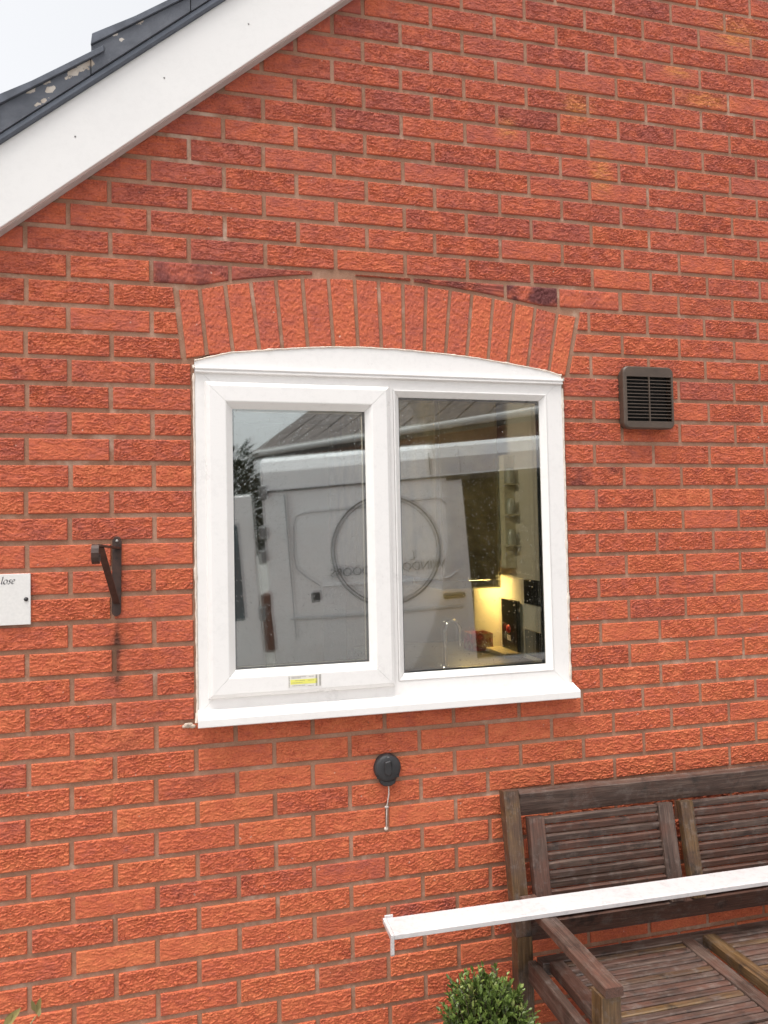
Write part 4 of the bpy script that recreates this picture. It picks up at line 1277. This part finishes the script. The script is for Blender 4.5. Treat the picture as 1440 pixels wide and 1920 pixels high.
vb(MB().box(-.004, .004, .060, .10, ZGUT + .03, ZTOP - .1), "roof_seam", MAT_VGREY)
# pressed panel outline on the sliding door
def vline(pts, rr, name, mat, y=-.012):
    q = [(L(*p)[0], y + .0 + (.04 * max(0, (L(*p)[1] - 1.0) / .45)), L(*p)[1]) for p in pts]
    return vb(MB().tube(q, rr, 6), name, mat)
vline([(600, 1098), (575, 1082), (556, 1066), (551, 1040), (550, 985), (555, 968), (570, 962), (620, 957), (690, 950), (760, 940), (815, 934), (830, 936), (838, 944)], .008, "panel_crease", plain("crease_shade", (0.48, 0.49, 0.50), 0.5), -.008)
vline([(604, 1099), (690, 1094), (750, 1092), (800, 1088), (845, 1082), (858, 1072)], .010, "swage_line", plain("swage_highlight", (0.80, 0.81, 0.82), 0.1), -.010)
vline([(545, 1160), (620, 1157), (690, 1152), (760, 1146), (870, 1136)], .022, "rub_strip", plain("rub_strip", (0.55, 0.56, 0.57), 0.4), -.004)
hx, hz = L(853, 1116)
vb(MB().box(hx - .11, hx + .11, -.045, -.002, hz - .028, hz + .028), "door_handle", MAT_VGREY, .014)
hx, hz = L(592, 1120)
vb(MB().box(hx - .045, hx + .045, -.016, .0, hz - .05, hz + .05), "lock_plate", MAT_VGREY, .008)
# tail lamp, hinges and the rear door swung out
tx_, tz1 = L(514, 1112); _, tz0 = L(520, 1222)
vb(MB().box(XR - .015, XR + .085, -.018, .10, tz0, tz1), "tail_lamp", MAT_LAMP, .012)
for py in (925, 1000, 1045, 1150):
    hx, hz = L(492, py)
    vb(MB().box(hx - .035, hx + .035, -.03, .04, hz - .07, hz + .07), "hinge", plain("hinge_grey", (0.22, 0.225, 0.23), 0.4), .01)
dx0 = L(484, 1100)[0]
vb(MB().box(dx0, dx0 + .86, .02, .06, ZS + .02, ZGUT - .02), "rear_door", MAT_VAN, .012)
vb(MB().box(dx0 + .16, dx0 + .74, .012, .019, .58, ZGUT - .30), "rear_window", plain("van_glass", (0.10, 0.14, 0.16), 0.05), .004)
# wheels
for x in (XR - .75, XN + .42):
    for yy in (.02, W2 - .24):
        w = vb(MB().lathe([(.10, .02), (.19, .0), (.20, .02), (.30, .02), (.335, .05), (.335, .19), (.30, .22), (.02, .22)], (x, yy, -.13), 'Y', 28), "wheel", plain("tyre", (0.02, 0.02, 0.021), 0.8))
# roundel and lettering (built reading correctly; the pane shows it reversed)
rx, rz = L(724, 1032)
ring_pts = lambda R0, R1: ([(rx + R0 * math.cos(2 * math.pi * k / 64), -.018, rz + R0 * math.sin(2 * math.pi * k / 64)) for k in range(64)] + [(rx + R1 * math.cos(2 * math.pi * k / 64), -.018, rz + R1 * math.sin(2 * math.pi * k / 64)) for k in range(64)])
def ringf(R0, R1):
    v = ring_pts(R0, R1)
    v = [(x, -.024 + .040 * max(0, (z - 1.0) / .45), z) for x, y, z in v]
    return v, [(k, (k + 1) % 64, 64 + (k + 1) % 64, 64 + k) for k in range(64)]
RD = 104 * S_
vb(MB().add(*ringf(RD, RD - .016)).add(*ringf(RD - .034, RD - .042)), "roundel", MAT_LOGO)
def text(body_, size, x, z, y, name, spacing=1.0):
    c = bpy.data.curves.new(name, 'FONT'); c.body = body_; c.size = size; c.align_x = 'CENTER'; c.space_character = spacing
    c.extrude = .001
    t_ = bpy.data.objects.new(name, c); COL.objects.link(t_); bpy.context.view_layer.update()
    me_ = bpy.data.meshes.new_from_object(t_.evaluated_get(bpy.context.evaluated_depsgraph_get()))
    bpy.data.objects.remove(t_); bpy.data.curves.remove(c)
    me_.materials.clear(); me_.materials.append(MAT_LOGO)
    o = bpy.data.objects.new(name, me_); COL.objects.link(o)
    o.rotation_euler = (R_(90), 0, 0); o.location = (x, y, z)
    return vchild(o)
xw, zw = L(728, 1073)
text("WINDOWS & DOORS", .118, xw, zw, -.030, "lettering", 1.0)
xw, zw = L(775, 1050)
text("L", .13, xw, zw, -.030, "lettering")

# house opposite
nb = empty("neighbour_house", (0, -14, -ZG), "house opposite with a grey tiled roof and pale gutter, mirrored in the panes", "house")
def mir(px, py, dv): return flip(Vector(CAM_POS) + (rgt * ((px - 720) / CAM_F) + dwn * ((py - 960) / CAM_F) + fwd) * dv)
MAT_RT = plain("brown_roof_tile", (0.105, 0.085, 0.078), 0.8, 0, 0.4, 6, .4)
ga, gb = mir(470, 866, 15.5), mir(1120, 735, 10.0)           # eaves, left far, right near
gb.z = ga.z = (ga.z + gb.z) / 2
ex = (gb - ga); EL = ex.length; ex.normalize()
en = Vector((ex.y, -ex.x, 0)).normalized()
if en.y > 0: en = -en                                      # away from our wall
def hp_(s, t, z): return ga + ex * s + en * t + Vector((0, 0, z))
mb = MB()
for k in range(9):                                             # tile courses up the slope
    t0, t1 = .02 + k * .30, .02 + (k + 1) * .30 + .05
    z0, z1 = .06 + k * .20, .06 + (k + 1) * .20 + .033
    s0 = 0.0
    c = 0
    while s0 < EL:
        s1 = min(EL, s0 + .30); dz = .012 * (c % 2) + BR.uniform(-.006, .006)
        a, b, cc, dd = hp_(s0 + .002, t0, z0 + dz), hp_(s1 - .001, t0, z0 + dz), hp_(s1 - .001, t1, z1 + dz), hp_(s0 + .002, t1, z1 + dz)
        up3 = Vector((0, 0, .03))
        mb.add([a - up3, b - up3, cc - up3, dd - up3, a, b, cc, dd], [(0, 1, 5, 4), (4, 5, 6, 7), (1, 2, 6, 5), (3, 0, 4, 7), (3, 2, 1, 0)])
        s0 += .30; c += 1
o = mb.build("roof_tiles", MAT_RT, None); o.parent = nb; o.matrix_parent_inverse = Matrix.Translation((0, 14, ZG)); o['kind'] = 'stuff'
def nbo(mb, name, mat):
    o = mb.build(name, mat, None); o.parent = nb; o.matrix_parent_inverse = Matrix.Translation((0, 14, ZG)); return o
nbo(MB().tube([hp_(0, -.06, .0), hp_(EL, -.06, .0)], .06, 10), "gutter", plain("pale_gutter", (0.55, 0.55, 0.54), 0.4))
fa = MB(); fa.add([hp_(0, 0, -.12), hp_(EL, 0, -.12), hp_(EL, 0, .04), hp_(0, 0, .04), hp_(0, .03, -.12), hp_(EL, .03, -.12), hp_(EL, .03, .04), hp_(0, .03, .04)], [(0, 1, 2, 3), (4, 7, 6, 5), (0, 4, 5, 1), (3, 2, 6, 7)])
nbo(fa, "fascia", plain("dark_fascia", (0.09, 0.085, 0.08), 0.6))
wl_ = MB(); h0 = -ga.z - ZG
wl_.add([hp_(.2, .25, h0), hp_(EL, .25, h0), hp_(EL, .25, -.02), hp_(.2, .25, -.02), hp_(.2, 5, h0), hp_(EL, 5, h0), hp_(EL, 5, -.02), hp_(.2, 5, -.02)], [(0, 1, 2, 3), (0, 3, 7, 4), (1, 5, 6, 2), (4, 7, 6, 5)])
nbo(wl_, "wall", plain("neighbour_brick", (0.27, 0.12, 0.085), 0.85, 0, 0.25, 9, .3))
rb = MB(); rb.add([hp_(0, 2.75, 1.84), hp_(EL, 2.75, 1.84), hp_(EL, 5.3, .1), hp_(0, 5.3, .1), hp_(0, 2.75, 1.80), hp_(EL, 2.75, 1.80)], [(0, 1, 2, 3)])
nbo(rb, "roof_back", MAT_RT)
nbo(MB().tube([hp_(0, 2.74, 1.88), hp_(EL, 2.74, 1.88)], .09, 8), "ridge", MAT_RT)
nbo(MB().lathe([(.16, 0), (.10, .35), (.10, .5), (.02, .52)], tuple(hp_(.9, 2.7, 1.85)), 'Z', 10), "finial", plain("dark_pot", (0.05, 0.04, 0.04), 0.7))
# tree at the left of the reflection
tp = mir(450, 905, 13.0)
tree = empty("dark_tree", (tp.x, tp.y, -ZG), "dark evergreen tree beyond the van, mirrored at the left of the window", "tree")
MB().tube([(tp.x, tp.y, -ZG), (tp.x + .05, tp.y, -1.0), (tp.x, tp.y, tp.z)], [.14, .10, .05], 8).build("trunk", plain("tree_bark", (0.06, 0.045, 0.035), 0.9, 0, .3, 12, .5), tree)
vs, fs, cs = [], [], []
for i in range(3800):
    dv = Vector((rl.gauss(0, 1), rl.gauss(0, 1), rl.gauss(0, 1))).normalized()
    q = (1 + .35 * noise.noise(dv * 2.2)) * rl.uniform(.6, 1)
    p = Vector((tp.x - .35, tp.y, tp.z - .55)) + Vector((dv.x * .80, dv.y * .8, dv.z * 1.15)) * q
    leaf(vs, fs, cs, p, dv + Vector((rl.gauss(0, .5), rl.gauss(0, .5), rl.gauss(0, .5))), Vector((rl.gauss(0, 1), rl.gauss(0, 1), 1)), .14, .06, rl.uniform(0, .5))
leaf_obj("crown", vs, fs, cs, leaf_mat("dark_leaf", (0.015, 0.025, 0.012), (0.045, 0.06, 0.03), (0.08, 0.09, 0.05)), tree, 'stuff')

# ------------------------------------------------------------------ put the ground at z = 0
for o in SC.objects:
    if o.parent is None:
        o.location.z += ZG
